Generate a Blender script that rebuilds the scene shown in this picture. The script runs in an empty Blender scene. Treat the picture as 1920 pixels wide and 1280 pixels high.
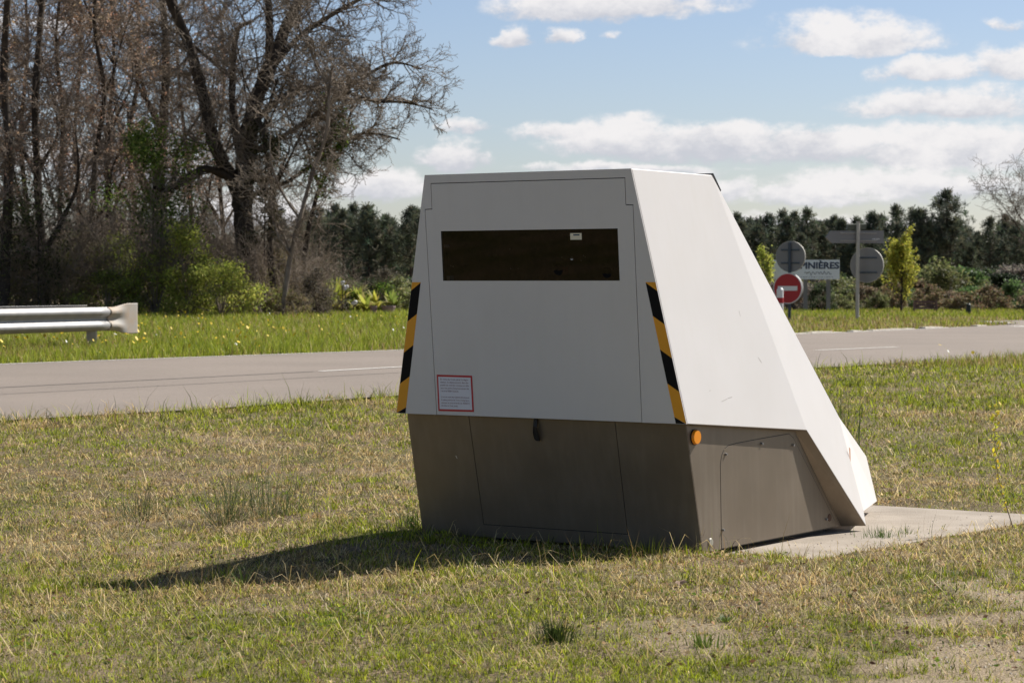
import bpy, bmesh, math, random
import numpy as np
from mathutils import Vector, Matrix
R = math.radians
random.seed(7)
rng = np.random.default_rng(11)
C = bpy.context.scene.collection
SC = bpy.context.scene

# ------------------------------------------------------------------ camera
F = 4700.0; CAMH = 1.43; YH = 532.0           # focal length and horizon row of the 1920 px photograph
TH = math.atan((640 - YH) / F)
cd = bpy.data.cameras.new('camera'); cam = bpy.data.objects.new('camera', cd); C.objects.link(cam)
cam.location = (0, 0, CAMH); cam.rotation_euler = (math.pi / 2 - TH, 0, 0)
cd.sensor_width = 36; cd.lens = F / 1920 * 36; cd.clip_start = 0.1; cd.clip_end = 3000
cd.dof.use_dof = True; cd.dof.focus_distance = 14.2; cd.dof.aperture_fstop = 9.0
SC.camera = cam

# ------------------------------------------------------------------ exposure, sun, sky
SC.view_settings.view_transform = 'Standard'; SC.view_settings.look = 'None'
SC.view_settings.exposure = 0.6; SC.view_settings.gamma = 1
SUN_AZ, SUN_EL = R(51.5), R(43.5)
sd = bpy.data.lights.new('sun', 'SUN'); sd.energy = 4.9; sd.angle = R(0.5); sd.color = (1, .955, .89)
sun = bpy.data.objects.new('sun', sd); C.objects.link(sun)
lv = Vector((math.sin(SUN_AZ) * math.cos(SUN_EL), math.cos(SUN_AZ) * math.cos(SUN_EL), math.sin(SUN_EL)))
sun.rotation_euler = lv.to_track_quat('Z', 'Y').to_euler(); sun.location = (20, 10, 30)

world = bpy.data.worlds.new('World'); SC.world = world; world.use_nodes = True
nt = world.node_tree; nt.nodes.clear()
def N_(t, **k):
    n = nt.nodes.new(t)
    for a, b in k.items(): setattr(n, a, b)
    return n
def M_(op, a, b=None, c=None, clamp=False):
    n = nt.nodes.new('ShaderNodeMath'); n.operation = op; n.use_clamp = clamp
    for i, v in enumerate((a, b, c)):
        if v is None: continue
        if isinstance(v, (int, float)): n.inputs[i].default_value = v
        else: nt.links.new(v, n.inputs[i])
    return n.outputs[0]
SKY_STR = 0.05
sky = N_('ShaderNodeTexSky'); sky.sky_type = 'NISHITA'; sky.sun_disc = False
sky.sun_elevation = SUN_EL; sky.sun_rotation = SUN_AZ; sky.air_density = 1.0; sky.dust_density = 0.5; sky.ozone_density = 1.0
tc = N_('ShaderNodeTexCoord')
sx = N_('ShaderNodeSeparateXYZ'); nt.links.new(tc.outputs['Generated'], sx.inputs[0])
az = M_('ARCTAN2', sx.outputs[0], sx.outputs[1]); el = M_('ARCSINE', sx.outputs[2])
# noise that breaks up the clouds' outlines
mapn = N_('ShaderNodeMapping'); mapn.inputs['Scale'].default_value = (1, 1, 1.7); nt.links.new(tc.outputs['Generated'], mapn.inputs[0])
def noise(scale, detail, rough, off=0.0):
    n = N_('ShaderNodeTexNoise'); n.inputs['Scale'].default_value = scale; n.inputs['Detail'].default_value = detail
    n.inputs['Roughness'].default_value = rough
    m = N_('ShaderNodeVectorMath', operation='ADD'); m.inputs[1].default_value = (off, off * .7, off * .3)
    nt.links.new(mapn.outputs[0], m.inputs[0]); nt.links.new(m.outputs[0], n.inputs['Vector'])
    return n.outputs['Fac']
nA = noise(38, 6, .62); nB = noise(38, 6, .62, 5.3); nC = noise(60, 7, .65, 2.1); nD = noise(22, 3, .5, 9.0)
u = M_('MULTIPLY', az, F); v = M_('MULTIPLY', el, F)
u2 = M_('MULTIPLY_ADD', M_('SUBTRACT', nA, .5), 150.0, u)
v2 = M_('MULTIPLY_ADD', M_('SUBTRACT', nB, .5), 60.0, v)
# cumulus: azimuth, elevation, half width, height above and below the middle (1/4700 rad), strength
clouds = [(1130, 22, 270, 60, 30, 1.1), (955, 78, 62, 36, 18, 1), (1045, 78, 42, 26, 15, .9), (1585, 88, 220, 70, 28, 1), (1735, 146, 130, 40, 20, 1),
          (1900, 135, 110, 58, 38, 1), (1760, 205, 230, 46, 28, .9), (1170, 262, 190, 54, 50, 1.15), (1330, 268, 190, 44, 44, 1.1), (1530, 278, 230, 48, 40, 1.1), (1780, 285, 260, 66, 50, 1.1), (1030, 245, 90, 26, 22, .8),
          (880, 240, 66, 22, 16, .95), (850, 292, 80, 42, 40, .95), (1700, 350, 300, 44, 40, .8), (1530, 372, 170, 28, 20, .8), (1370, 352, 70, 32, 26, .8),
          (1180, 318, 260, 14, 14, .7), (1450, 420, 420, 26, 40, .6), (1880, 60, 50, 14, 9, .5), (240, 310, 230, 66, 60, 1.0), (470, 400, 190, 46, 40, .9), (700, 350, 120, 50, 40, .9), (1145, 70, 30, 12, 8, .35),
          (120, 60, 200, 30, 22, .7), (2150, 200, 260, 80, 50, 1), (-300, 180, 320, 90, 60, 1)]
mx = None; sw = None; sv = None
for cx, cy, rx, rt, rb, st in clouds:
    du = M_('MULTIPLY', M_('SUBTRACT', u2, cx - 960.0), 1 / rx)
    dv = M_('SUBTRACT', v2, YH - cy)
    dvn = M_('MAXIMUM', M_('MULTIPLY', dv, 1 / rt), M_('MULTIPLY', dv, -1 / rb))
    d = M_('SQRT', M_('MULTIPLY_ADD', du, du, M_('MULTIPLY', dvn, dvn)))
    w = M_('MULTIPLY', M_('MAXIMUM', M_('SUBTRACT', 1.0, d), 0.0), st)
    wv = M_('MULTIPLY', w, M_('MULTIPLY', dv, 1 / rt))
    mx = w if mx is None else M_('MAXIMUM', mx, w)
    sw = w if sw is None else M_('ADD', sw, w)
    sv = wv if sv is None else M_('ADD', sv, wv)
dens = M_('ADD', mx, M_('MULTIPLY', M_('SUBTRACT', nC, .48), M_('MINIMUM', M_('MULTIPLY', mx, 8.0), 1.7)))
mask = N_('ShaderNodeMapRange', interpolation_type='SMOOTHSTEP'); mask.inputs['From Min'].default_value = .0; mask.inputs['From Max'].default_value = .55
nt.links.new(dens, mask.inputs[0])
# faint clouds added outside the view, to whiten the light from the sky
gen = N_('ShaderNodeTexNoise'); gen.inputs['Scale'].default_value = 3.2; gen.inputs['Detail'].default_value = 5
nt.links.new(mapn.outputs[0], gen.inputs['Vector'])
g1 = N_('ShaderNodeMapRange', interpolation_type='SMOOTHSTEP'); g1.inputs['From Min'].default_value = .5; g1.inputs['From Max'].default_value = .66
nt.links.new(gen.outputs['Fac'], g1.inputs[0])
out_az = M_('GREATER_THAN', M_('ABSOLUTE', az), .34); out_el = M_('GREATER_THAN', el, .16)
gm = M_('MULTIPLY', g1.outputs[0], M_('MAXIMUM', out_az, out_el))
gm = M_('MULTIPLY', gm, M_('GREATER_THAN', el, 0.0))
vn = M_('DIVIDE', sv, M_('MAXIMUM', sw, .01))
shade = N_('ShaderNodeMapRange', interpolation_type='SMOOTHSTEP'); shade.inputs['From Min'].default_value = -.75; shade.inputs['From Max'].default_value = .55
nt.links.new(M_('ADD', M_('ADD', vn, M_('MULTIPLY', M_('SUBTRACT', nD, .5), 1.4)), M_('MULTIPLY', M_('SUBTRACT', nC, .5), 2.6)), shade.inputs[0])
cc = N_('ShaderNodeMix', data_type='RGBA'); cc.inputs[6].default_value = (7.9, 8.1, 8.9, 1); cc.inputs[7].default_value = (12.0, 11.7, 11.7, 1)
nt.links.new(shade.outputs[0], cc.inputs[0])
tint = N_('ShaderNodeMix', data_type='RGBA', blend_type='MULTIPLY'); tint.inputs[0].default_value = 1
nt.links.new(sky.outputs[0], tint.inputs[6])
hz = N_('ShaderNodeMapRange', interpolation_type='SMOOTHSTEP'); hz.inputs['From Min'].default_value = .05; hz.inputs['From Max'].default_value = .55; nt.links.new(el, hz.inputs[0])
tg_ = N_('ShaderNodeMix', data_type='RGBA'); tg_.inputs[6].default_value = (1.09, 1.13, 1.37, 1); tg_.inputs[7].default_value = (.85, .85, .85, 1)   # brighter low sky, deeper zenith
nt.links.new(hz.outputs[0], tg_.inputs[0]); nt.links.new(tg_.outputs[2], tint.inputs[7])
mixc = N_('ShaderNodeMix', data_type='RGBA')
nt.links.new(M_('MULTIPLY', M_('MAXIMUM', mask.outputs[0], M_('MULTIPLY', gm, .12)), .96), mixc.inputs[0])
nt.links.new(tint.outputs[2], mixc.inputs[6]); nt.links.new(cc.outputs[2], mixc.inputs[7])
bg = N_('ShaderNodeBackground'); bg.inputs[1].default_value = SKY_STR; nt.links.new(mixc.outputs[2], bg.inputs[0])
wo = N_('ShaderNodeOutputWorld'); nt.links.new(bg.outputs[0], wo.inputs[0])

# ------------------------------------------------------------------ helpers
def ray(x, y):
    uu = (x - 960) / F; vv = -(y - 640) / F
    d = np.array([uu, math.cos(TH) + vv * math.sin(TH), -math.sin(TH) + vv * math.cos(TH)])
    return d / d[1]
def PX(x, y, D):
    r = ray(x, y) * D; return (float(r[0]), D, float(r[2]) + CAMH)
def tag(o, label=None, cat=None, group=None, kind=None):
    for k, val in (('label', label), ('category', cat), ('group', group), ('kind', kind)):
        if val: o[k] = val
    return o
def thing(name, label, cat, loc=(0, 0, 0), group=None):
    o = bpy.data.objects.new(name, None); C.objects.link(o); o.location = loc; o.empty_display_size = .2
    return tag(o, label, cat, group)
def link(name, me, mat=None, parent=None):
    if mat is not None:
        for m in (mat if isinstance(mat, (list, tuple)) else [mat]): me.materials.append(m)
    o = bpy.data.objects.new(name, me); C.objects.link(o)
    if parent is not None: o.parent = parent
    return o
def dup(root, loc, rotz=0, scale=1, label=None, group=None):
    r = root.copy(); C.objects.link(r); r.location = loc; r.rotation_euler = (0, 0, rotz)
    r.scale = (scale,) * 3 if isinstance(scale, (int, float)) else scale
    if label: r['label'] = label
    if group: r['group'] = group
    for ch in list(root.children):
        c = ch.copy(); C.objects.link(c); c.parent = r
    return r
def np_mesh(name, V, faces_list, col=None, smooth=False):
    """faces_list: list of int arrays (n,k)"""
    me = bpy.data.meshes.new(name); V = np.asarray(V, np.float32)
    me.vertices.add(len(V)); me.vertices.foreach_set('co', V.ravel())
    loops = np.concatenate([f.ravel() for f in faces_list]).astype(np.int32)
    tot = np.concatenate([np.full(len(f), f.shape[1]) for f in faces_list]).astype(np.int32)
    st = np.concatenate([[0], np.cumsum(tot)[:-1]]).astype(np.int32)
    me.loops.add(len(loops)); me.loops.foreach_set('vertex_index', loops)
    me.polygons.add(len(tot)); me.polygons.foreach_set('loop_start', st); me.polygons.foreach_set('loop_total', tot)
    if smooth: me.polygons.foreach_set('use_smooth', np.ones(len(tot), bool))
    me.update(calc_edges=True)
    if col is not None:
        a = me.color_attributes.new('Col', 'FLOAT_COLOR', 'POINT')
        cc_ = np.ones((len(V), 4), np.float32); cc_[:, :3] = col; a.data.foreach_set('color', cc_.ravel())
    return me
def vnoise(x, y, seed=0):
    x = np.asarray(x, float); y = np.asarray(y, float)
    xi = np.floor(x).astype(np.int64); yi = np.floor(y).astype(np.int64); xf = x - xi; yf = y - yi
    xf = xf * xf * (3 - 2 * xf); yf = yf * yf * (3 - 2 * yf)
    def h(a, b):
        n = (a * 374761393 + b * 668265263 + seed * 1442695041) & 0xffffffff
        n = ((n ^ (n >> 13)) * 1274126177) & 0xffffffff
        return ((n ^ (n >> 16)) & 0xffff) / 65535.0
    return (h(xi, yi) * (1 - xf) + h(xi + 1, yi) * xf) * (1 - yf) + (h(xi, yi + 1) * (1 - xf) + h(xi + 1, yi + 1) * xf) * yf
def fbm(x, y, seed=0, o=4):
    s = 0; a = .5; t = 0
    for i in range(o):
        s = s + a * vnoise(x * 2 ** i, y * 2 ** i, seed + i); t += a; a *= .55
    return s / t
def sstep(a, b, x):
    t = np.clip((x - a) / (b - a), 0, 1); return t * t * (3 - 2 * t)

# ---- materials
def mat(name, color, rough=.7, metal=0, spec=.5, noise_amt=0, noise_scale=8, bump=0, bump_scale=60, attr=False, transl=0, col2=None, coat=0):
    m = bpy.data.materials.new(name); m.use_nodes = True; t = m.node_tree; t.nodes.clear()
    o = t.nodes.new('ShaderNodeOutputMaterial'); b = t.nodes.new('ShaderNodeBsdfPrincipled')
    b.inputs['Roughness'].default_value = rough; b.inputs['Metallic'].default_value = metal
    b.inputs['Specular IOR Level'].default_value = spec; b.inputs['Base Color'].default_value = (*color, 1)
    if coat: b.inputs['Coat Weight'].default_value = coat
    tcn = t.nodes.new('ShaderNodeTexCoord'); src = None
    if attr:
        a = t.nodes.new('ShaderNodeAttribute'); a.attribute_name = 'Col'; src = a.outputs['Color']; t.links.new(src, b.inputs['Base Color'])
    if noise_amt or col2:
        n = t.nodes.new('ShaderNodeTexNoise'); n.inputs['Scale'].default_value = noise_scale; n.inputs['Detail'].default_value = 6
        t.links.new(tcn.outputs['Object'], n.inputs['Vector'])
        mx_ = t.nodes.new('ShaderNodeMix'); mx_.data_type = 'RGBA'
        mr = t.nodes.new('ShaderNodeMapRange'); mr.inputs['From Min'].default_value = .32; mr.inputs['From Max'].default_value = .68
        t.links.new(n.outputs['Fac'], mr.inputs[0]); t.links.new(mr.outputs[0], mx_.inputs[0])
        c2 = col2 if col2 else tuple(c * (1 - noise_amt) for c in color)
        mx_.inputs[6].default_value = (*c2, 1); mx_.inputs[7].default_value = (*color, 1)
        if attr:
            mm = t.nodes.new('ShaderNodeMix'); mm.data_type = 'RGBA'; mm.blend_type = 'MULTIPLY'; mm.inputs[0].default_value = 1
            t.links.new(src, mm.inputs[6]); t.links.new(mx_.outputs[2], mm.inputs[7]); src = mm.outputs[2]
        else: src = mx_.outputs[2]
        t.links.new(src, b.inputs['Base Color'])
    if bump:
        n2 = t.nodes.new('ShaderNodeTexNoise'); n2.inputs['Scale'].default_value = bump_scale; n2.inputs['Detail'].default_value = 4
        t.links.new(tcn.outputs['Object'], n2.inputs['Vector'])
        bp = t.nodes.new('ShaderNodeBump'); bp.inputs['Strength'].default_value = bump; bp.inputs['Distance'].default_value = .02
        t.links.new(n2.outputs['Fac'], bp.inputs['Height']); t.links.new(bp.outputs[0], b.inputs['Normal'])
    if transl:
        tr = t.nodes.new('ShaderNodeBsdfTranslucent'); ms = t.nodes.new('ShaderNodeMixShader'); ms.inputs[0].default_value = transl
        if src is not None: t.links.new(src, tr.inputs[0])
        else: tr.inputs[0].default_value = (*color, 1)
        t.links.new(b.outputs[0], ms.inputs[1]); t.links.new(tr.outputs[0], ms.inputs[2]); t.links.new(ms.outputs[0], o.inputs[0])
    else: t.links.new(b.outputs[0], o.inputs[0])
    return m
MT = {}
MT['leaf'] = mat('leaf', (1, 1, 1), .6, spec=.3, attr=True, transl=.5)
MT['grass'] = mat('grass_blade', (1, 1, 1), .6, spec=.25, attr=True, transl=.35)
MT['needle'] = mat('needle', (1, 1, 1), .7, spec=.2, attr=True, transl=.3)
MT['bark'] = mat('bark', (.085, .066, .05), .9, spec=.2, col2=(.04, .032, .026), noise_scale=4)
MT['twig'] = mat('twig', (.29, .235, .18), .85, spec=.2, col2=(.14, .115, .09), noise_scale=.8)
MT['twigred'] = mat('twig_red', (.33, .265, .205), .85, spec=.2, col2=(.17, .13, .10), noise_scale=.8)
MT['palebark'] = mat('pale_bark', (.30, .25, .20), .85, spec=.2, col2=(.14, .11, .09), noise_scale=3)
MT['white'] = mat('white_paint', (.69, .66, .635), .42, spec=.4, col2=(.66, .63, .60), noise_scale=2.2)
def grime(m, dark=(.60, .56, .50)):
    t = m.node_tree; b = next(n for n in t.nodes if n.type == 'BSDF_PRINCIPLED'); old = b.inputs['Base Color'].links[0].from_socket
    tcn = t.nodes.new('ShaderNodeTexCoord'); mp = t.nodes.new('ShaderNodeMapping'); mp.inputs['Scale'].default_value = (14, 14, .9); t.links.new(tcn.outputs['Object'], mp.inputs[0])
    n1 = t.nodes.new('ShaderNodeTexNoise'); n1.inputs['Scale'].default_value = 1.6; n1.inputs['Detail'].default_value = 7; t.links.new(mp.outputs[0], n1.inputs['Vector'])
    n2 = t.nodes.new('ShaderNodeTexNoise'); n2.inputs['Scale'].default_value = 1.7; n2.inputs['Detail'].default_value = 8; n2.inputs['Roughness'].default_value = .7; t.links.new(tcn.outputs['Object'], n2.inputs['Vector'])
    mu = t.nodes.new('ShaderNodeMath'); mu.operation = 'MULTIPLY'; t.links.new(n1.outputs['Fac'], mu.inputs[0]); t.links.new(n2.outputs['Fac'], mu.inputs[1])
    mr = t.nodes.new('ShaderNodeMapRange'); mr.inputs['From Min'].default_value = .22; mr.inputs['From Max'].default_value = .48; mr.inputs['To Max'].default_value = .22; t.links.new(mu.outputs[0], mr.inputs[0])
    mx_ = t.nodes.new('ShaderNodeMix'); mx_.data_type = 'RGBA'; mx_.inputs[7].default_value = (*dark, 1); t.links.new(mr.outputs[0], mx_.inputs[0]); t.links.new(old, mx_.inputs[6]); t.links.new(mx_.outputs[2], b.inputs['Base Color'])
    rr_ = t.nodes.new('ShaderNodeMapRange'); rr_.inputs['To Min'].default_value = .34; rr_.inputs['To Max'].default_value = .58; t.links.new(n2.outputs['Fac'], rr_.inputs[0]); t.links.new(rr_.outputs[0], b.inputs['Roughness'])
grime(MT['white'])
MT['edge'] = mat('seam_dark', (.012, .012, .012), .7)
MT['taupe'] = mat('taupe_metallic_paint', (.235, .190, .142), .42, metal=.5, spec=.4, col2=(.20, .162, .12), noise_scale=3)
grime(MT['taupe'], (.40, .36, .30))
MT['black'] = mat('black_rubber', (.012, .011, .011), .6)
MT['stripe_black'] = mat('black_film', (.010, .009, .009), .8, spec=.15)
MT['stripe_yellow'] = mat('yellow_film', (.83, .36, .01), .55)
MT['red'] = mat('red_film', (.50, .015, .02), .5)
MT['paper'] = mat('white_film', (.74, .74, .80), .5)
MT['ink'] = mat('dark_red_ink', (.16, .03, .06), .6)
MT['orange'] = mat('orange_reflector', (1.0, .34, .015), .3, spec=.5)
MT['steel'] = mat('galvanised_steel', (.33, .32, .305), .55, metal=.6, col2=(.27, .265, .26), noise_scale=5)
MT['steelpaint'] = mat('dull_galvanised', (.42, .40, .37), .6, metal=.2, col2=(.34, .28, .22), noise_scale=6)
MT['signback'] = mat('grey_sign_back', (.24, .235, .23), .6, metal=.2, noise_amt=.12, noise_scale=2)
MT['postdark'] = mat('dark_post', (.05, .07, .09), .6)
MT['postgrey'] = mat('grey_post', (.44, .42, .37), .6, metal=.2)
MT['signred'] = mat('sign_red', (.42, .008, .012), .45)
MT['signwhite'] = mat('sign_white', (.75, .75, .74), .45)
MT['billboard'] = mat('billboard_white', (.80, .86, .90), .5)
MT['navy'] = mat('navy_ink', (.03, .05, .10), .6)
MT['concrete'] = mat('concrete', (.40, .345, .285), .9, spec=.2, col2=(.30, .255, .205), noise_scale=3, bump=.35, bump_scale=90)
MT['flower'] = mat('flower', (1, 1, 1), .6, attr=True, transl=.2)
MT['plastic'] = mat('pale_plastic', (.75, .76, .78), .5)

# ------------------------------------------------------------------ terrain
SV = np.array([.5824, .8129]); NV = np.array([.8129, -.5824]); C0 = np.array([.2529, 13.7535])    # trailer axes: s backwards, p to the sunny side
def TW(s, p, z): q = C0 + s * SV + p * NV; return (float(q[0]), float(q[1]), float(z))
near_edge = [(-17.7, 8.8), (-4.95, 24.2), (-3.11, 26.1), (-1.24, 28.63), (4.37, 35.4), (8.09, 39.6), (11, 42.6), (14, 45), (19, 48), (26, 51), (38, 54), (60, 56)]
far_edge = [(-20.3, 21.4), (-10.7, 33), (-7.53, 36.8), (-1.89, 43.6), (6.36, 55.3), (9.5, 60.4), (12.8, 66.4), (14, 69), (13.3, 73.5), (16, 76.5), (30, 78), (60, 78)]
ROADPOLY = np.array(near_edge + far_edge[::-1])
def inpoly(x, y, P):
    ins = np.zeros(len(x), bool); j = len(P) - 1
    for i in range(len(P)):
        xi, yi = P[i]; xj, yj = P[j]
        c = ((yi > y) != (yj > y)) & (x < (xj - xi) * (y - yi) / (yj - yi + 1e-12) + xi)
        ins ^= c; j = i
    return ins
def G(X, Y):
    X = np.asarray(X, float); Y = np.asarray(Y, float)
    z = np.interp(Y, [-500, 8, 12.2, 13.4, 19, 22, 24.2, 28.6, 35.4, 40, 46, 55, 90, 600], [.05, .05, .035, .005, -.012, .04, .09, .14, .23, .25, .27, .30, .32, .32])
    z = z - .115 * sstep(-.75, -2.1, X) * sstep(9, 12, Y) * sstep(21, 16, Y)
    z = z + ((fbm(X * 1.1, Y * 1.1, 3, 3) - .5) * .05 + (fbm(X * 4.5, Y * 4.5, 13, 2) - .5) * .035) * sstep(24, 16, Y) * (Y > 0)
    s = (X - C0[0]) * SV[0] + (Y - C0[1]) * SV[1]; p = (X - C0[0]) * NV[0] + (Y - C0[1]) * NV[1]
    padm = sstep(.04, .24, s) * sstep(3.9, 3.4, s) * sstep(-1.2, -.82, p) * sstep(1.62, 1.45, p)
    return z * (1 - padm) + (-.045) * padm
def BM(X, Y):     # sandy patches, mostly front right
    a_ = sstep(.1, 1.3, X) * sstep(12.4, 11.0, Y); nse = fbm(X * 1.7 + 7, Y * 1.3, 31)
    return np.clip(sstep(.50, .68, nse + .05 * a_) * (.25 + .75 * a_) * (.55 + .9 * fbm(X * 9, Y * 6, 33)), 0, .9)
ys = np.concatenate([[-400, -150, -60, -30, -12, -4, 2, 6], np.arange(8, 18, .1), np.arange(18, 24, .2), np.arange(24, 60, .6), np.arange(60, 100, 2), [105, 120, 140, 170, 200, 250, 330, 450, 700, 1200, 2500]])
xs = np.concatenate([[-2500, -1000, -400, -200, -100, -60, -40, -30, -22, -16, -12, -9], [-8], np.arange(-7, -3.5, .2), np.arange(-3.5, 4.2, .1), np.arange(4.2, 7, .2), np.arange(7, 20, .6), [21, 24, 30, 40, 60, 100, 200, 400, 1000, 2500]])
gx, gy = np.meshgrid(xs, ys); gz = G(gx, gy)
nY, nX = gx.shape; idx = np.arange(nX * nY).reshape(nY, nX)
q = np.stack([idx[:-1, :-1], idx[:-1, 1:], idx[1:, 1:], idx[1:, :-1]], -1).reshape(-1, 4)
# ground material: sandy soil, thatch and green patches
gm_ = bpy.data.materials.new('soil_and_thatch'); gm_.use_nodes = True; t = gm_.node_tree; b = t.nodes['Principled BSDF']
b.inputs['Roughness'].default_value = .95; b.inputs['Specular IOR Level'].default_value = .1
tcn = t.nodes.new('ShaderNodeTexCoord')
def gn(sc, det=6):
    n = t.nodes.new('ShaderNodeTexNoise'); n.inputs['Scale'].default_value = sc; n.inputs['Detail'].default_value = det; t.links.new(tcn.outputs['Object'], n.inputs['Vector']); return n.outputs['Fac']
def gmix(f, a, b_, lo=.4, hi=.6):
    mr = t.nodes.new('ShaderNodeMapRange'); mr.inputs['From Min'].default_value = lo; mr.inputs['From Max'].default_value = hi; t.links.new(f, mr.inputs[0])
    m = t.nodes.new('ShaderNodeMix'); m.data_type = 'RGBA'; t.links.new(mr.outputs[0], m.inputs[0])
    for i, c in ((6, a), (7, b_)):
        if isinstance(c, tuple): m.inputs[i].default_value = (*c, 1)
        else: t.links.new(c, m.inputs[i])
    return m.outputs[2]
fine = gmix(gn(60), (.055, .04, .025), (.33, .25, .155), .38, .66)
green = gmix(gn(45), (.035, .035, .014), (.20, .18, .075), .38, .66)
t.links.new(gmix(gn(1.3), fine, green, .42, .62), b.inputs['Base Color'])
bp = t.nodes.new('ShaderNodeBump'); bp.inputs['Strength'].default_value = .7; bp.inputs['Distance'].default_value = .02
t.links.new(gn(70), bp.inputs['Height']); t.links.new(bp.outputs[0], b.inputs['Normal'])
bare_v = BM(gx.ravel(), gy.ravel()) * (gy.ravel() > 7)
gat = t.nodes.new('ShaderNodeAttribute'); gat.attribute_name = 'Col'
sand = gmix(gn(90), (.15, .11, .07), (.44, .35, .24), .32, .64); old_ = b.inputs['Base Color'].links[0].from_socket
sm_ = t.nodes.new('ShaderNodeMix'); sm_.data_type = 'RGBA'; t.links.new(gat.outputs['Fac'], sm_.inputs[0]); t.links.new(old_, sm_.inputs[6]); t.links.new(sand, sm_.inputs[7]); t.links.new(sm_.outputs[2], b.inputs['Base Color'])
tag(link('ground', np_mesh('ground', np.stack([gx.ravel(), gy.ravel(), gz.ravel()], 1), [q], col=bare_v[:, None].repeat(3, 1), smooth=True), gm_), kind='structure')

# road
am = bpy.data.materials.new('asphalt'); am.use_nodes = True; t = am.node_tree; b = t.nodes['Principled BSDF']
b.inputs['Roughness'].default_value = .9; b.inputs['Specular IOR Level'].default_value = .25
tcn = t.nodes.new('ShaderNodeTexCoord')
big = gmix(gn(.35), (.205, .170, .140), (.245, .203, .168), .35, .65)
mid_ = gmix(gn(26, 8), big, (.16, .135, .112), .50, .85)
t.links.new(gmix(gn(140, 3), mid_, (.36, .31, .27), .45, .8), b.inputs['Base Color'])
bp = t.nodes.new('ShaderNodeBump'); bp.inputs['Strength'].default_value = .4; bp.inputs['Distance'].default_value = .01
t.links.new(gn(180, 3), bp.inputs['Height']); t.links.new(bp.outputs[0], b.inputs['Normal'])
def resample(P, k):
    P = np.array(P, float); out = []
    for i in range(len(P) - 1):
        for j in range(k): out.append(P[i] + (P[i + 1] - P[i]) * j / k)
    out.append(P[-1]); out = np.array(out)
    for _ in range(3):
        o2 = out.copy(); o2[1:-1] = (out[:-2] + 2 * out[1:-1] + out[2:]) / 4; out = o2
    return out
NE = resample(near_edge, 8); FE = resample(far_edge, 8)
RZ = .022
def strip(A, B, k, dz):
    V = []; n = len(A)
    for j in range(k + 1):
        Pj = A + (B - A) * j / k; V.append(np.column_stack([Pj, G(Pj[:, 0], Pj[:, 1]) + dz]))
    V = np.concatenate(V); ii = np.arange(n * (k + 1)).reshape(k + 1, n)
    return V, np.stack([ii[:-1, :-1], ii[:-1, 1:], ii[1:, 1:], ii[1:, :-1]], -1).reshape(-1, 4)
V, f = strip(NE, FE, 16, RZ); tag(link('road', np_mesh('road', V, [f], smooth=True), am), kind='structure')
paint = mat('road_paint', (.70, .66, .60), .8, noise_amt=.12, noise_scale=9)
def lat(P, w):
    d = np.gradient(P, axis=0); d /= np.linalg.norm(d, axis=1)[:, None]; nrm = np.stack([-d[:, 1], d[:, 0]], 1)
    return P - nrm * w / 2, P + nrm * w / 2
def mark(P, w, name):
    A, B = lat(resample(P, 6), w); V, f = strip(A, B, 1, RZ + .005)
    tag(link(name, np_mesh(name, V, [f]), paint), kind='structure')
cl = (np.array([-2.62, 34.2]), np.array([5.25, 43.24]), np.array([6.83, 45.04]))
mark([(-2.62, 34.2), (-.7, 36.55)], .12, 'centre_line_dash')
mark([(1.25, 38.8), (3.2, 41.0)], .12, 'centre_line_dash')
mark([(5.25, 43.24), (6.95, 45.25)], .13, 'centre_line_dash')
mark([(-8.5, 27.3), (-6.6, 29.5)], .12, 'centre_line_dash')
A, B = lat(FE[4:46], .11); s_ = (NE[4:46] - FE[4:46]); s_ /= np.linalg.norm(s_, axis=1)[:, None]
V, f = strip(A + s_ * .2, B + s_ * .2, 1, RZ + .005); tag(link('edge_line', np_mesh('edge_line', V, [f]), paint), kind='structure')
mark([(13.0, 64.6), (14.3, 65.6), (15.2, 67.2), (15.6, 69.4)], .8, 'junction_marking')
tar = mat('tar_joint', (.09, .08, .07), .8)
for P, w in (([(-13.5, 21.6), (-8, 28.0), (-4.6, 31.9), (-2.7, 34.1)], .05), ([(-9, 25.2), (-4.5, 30.2), (1, 36.9)], .03)):
    A, B = lat(resample(P, 8), w); V, f = strip(A, B, 1, RZ + .004); tag(link('tar_joint', np_mesh('tar_joint', V, [f]), tar), kind='structure')
# kerb of the traffic island: short pale stones with gaps
bm = bmesh.new(); K = FE[30:62]; seg = np.linalg.norm(np.diff(K, axis=0), axis=1); cum = np.concatenate([[0], np.cumsum(seg)]); tpos = .0
while tpos < cum[-1] - 1:
    Ls = random.uniform(.35, 1.1)
    a_ = np.array([np.interp(tpos, cum, K[:, 0]), np.interp(tpos, cum, K[:, 1])]); b_ = np.array([np.interp(tpos + Ls, cum, K[:, 0]), np.interp(tpos + Ls, cum, K[:, 1])])
    if random.random() < .62:
        d = b_ - a_; l = np.linalg.norm(d); d /= l; n_ = np.array([-d[1], d[0]]); hh = random.uniform(.03, .065); g0 = float(G(*a_))
        vs = [bm.verts.new((*(a_ + d * (0 if k in (0, 3) else l - .03) + n_ * (0 if k < 2 else .18)), g0 + zz)) for zz in (-.05, hh) for k in range(4)]
        for fa in ((0, 1, 2, 3), (4, 5, 6, 7), (0, 1, 5, 4), (1, 2, 6, 5), (2, 3, 7, 6), (3, 0, 4, 7)): bm.faces.new([vs[i] for i in fa])
    tpos += Ls
me = bpy.data.meshes.new('kerb'); bmesh.ops.recalc_face_normals(bm, faces=bm.faces); bm.to_mesh(me); bm.free()
tag(link('kerb', me, mat('kerb_stone', (.72, .66, .56), .9, noise_amt=.3, noise_scale=3)), kind='structure')

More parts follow.
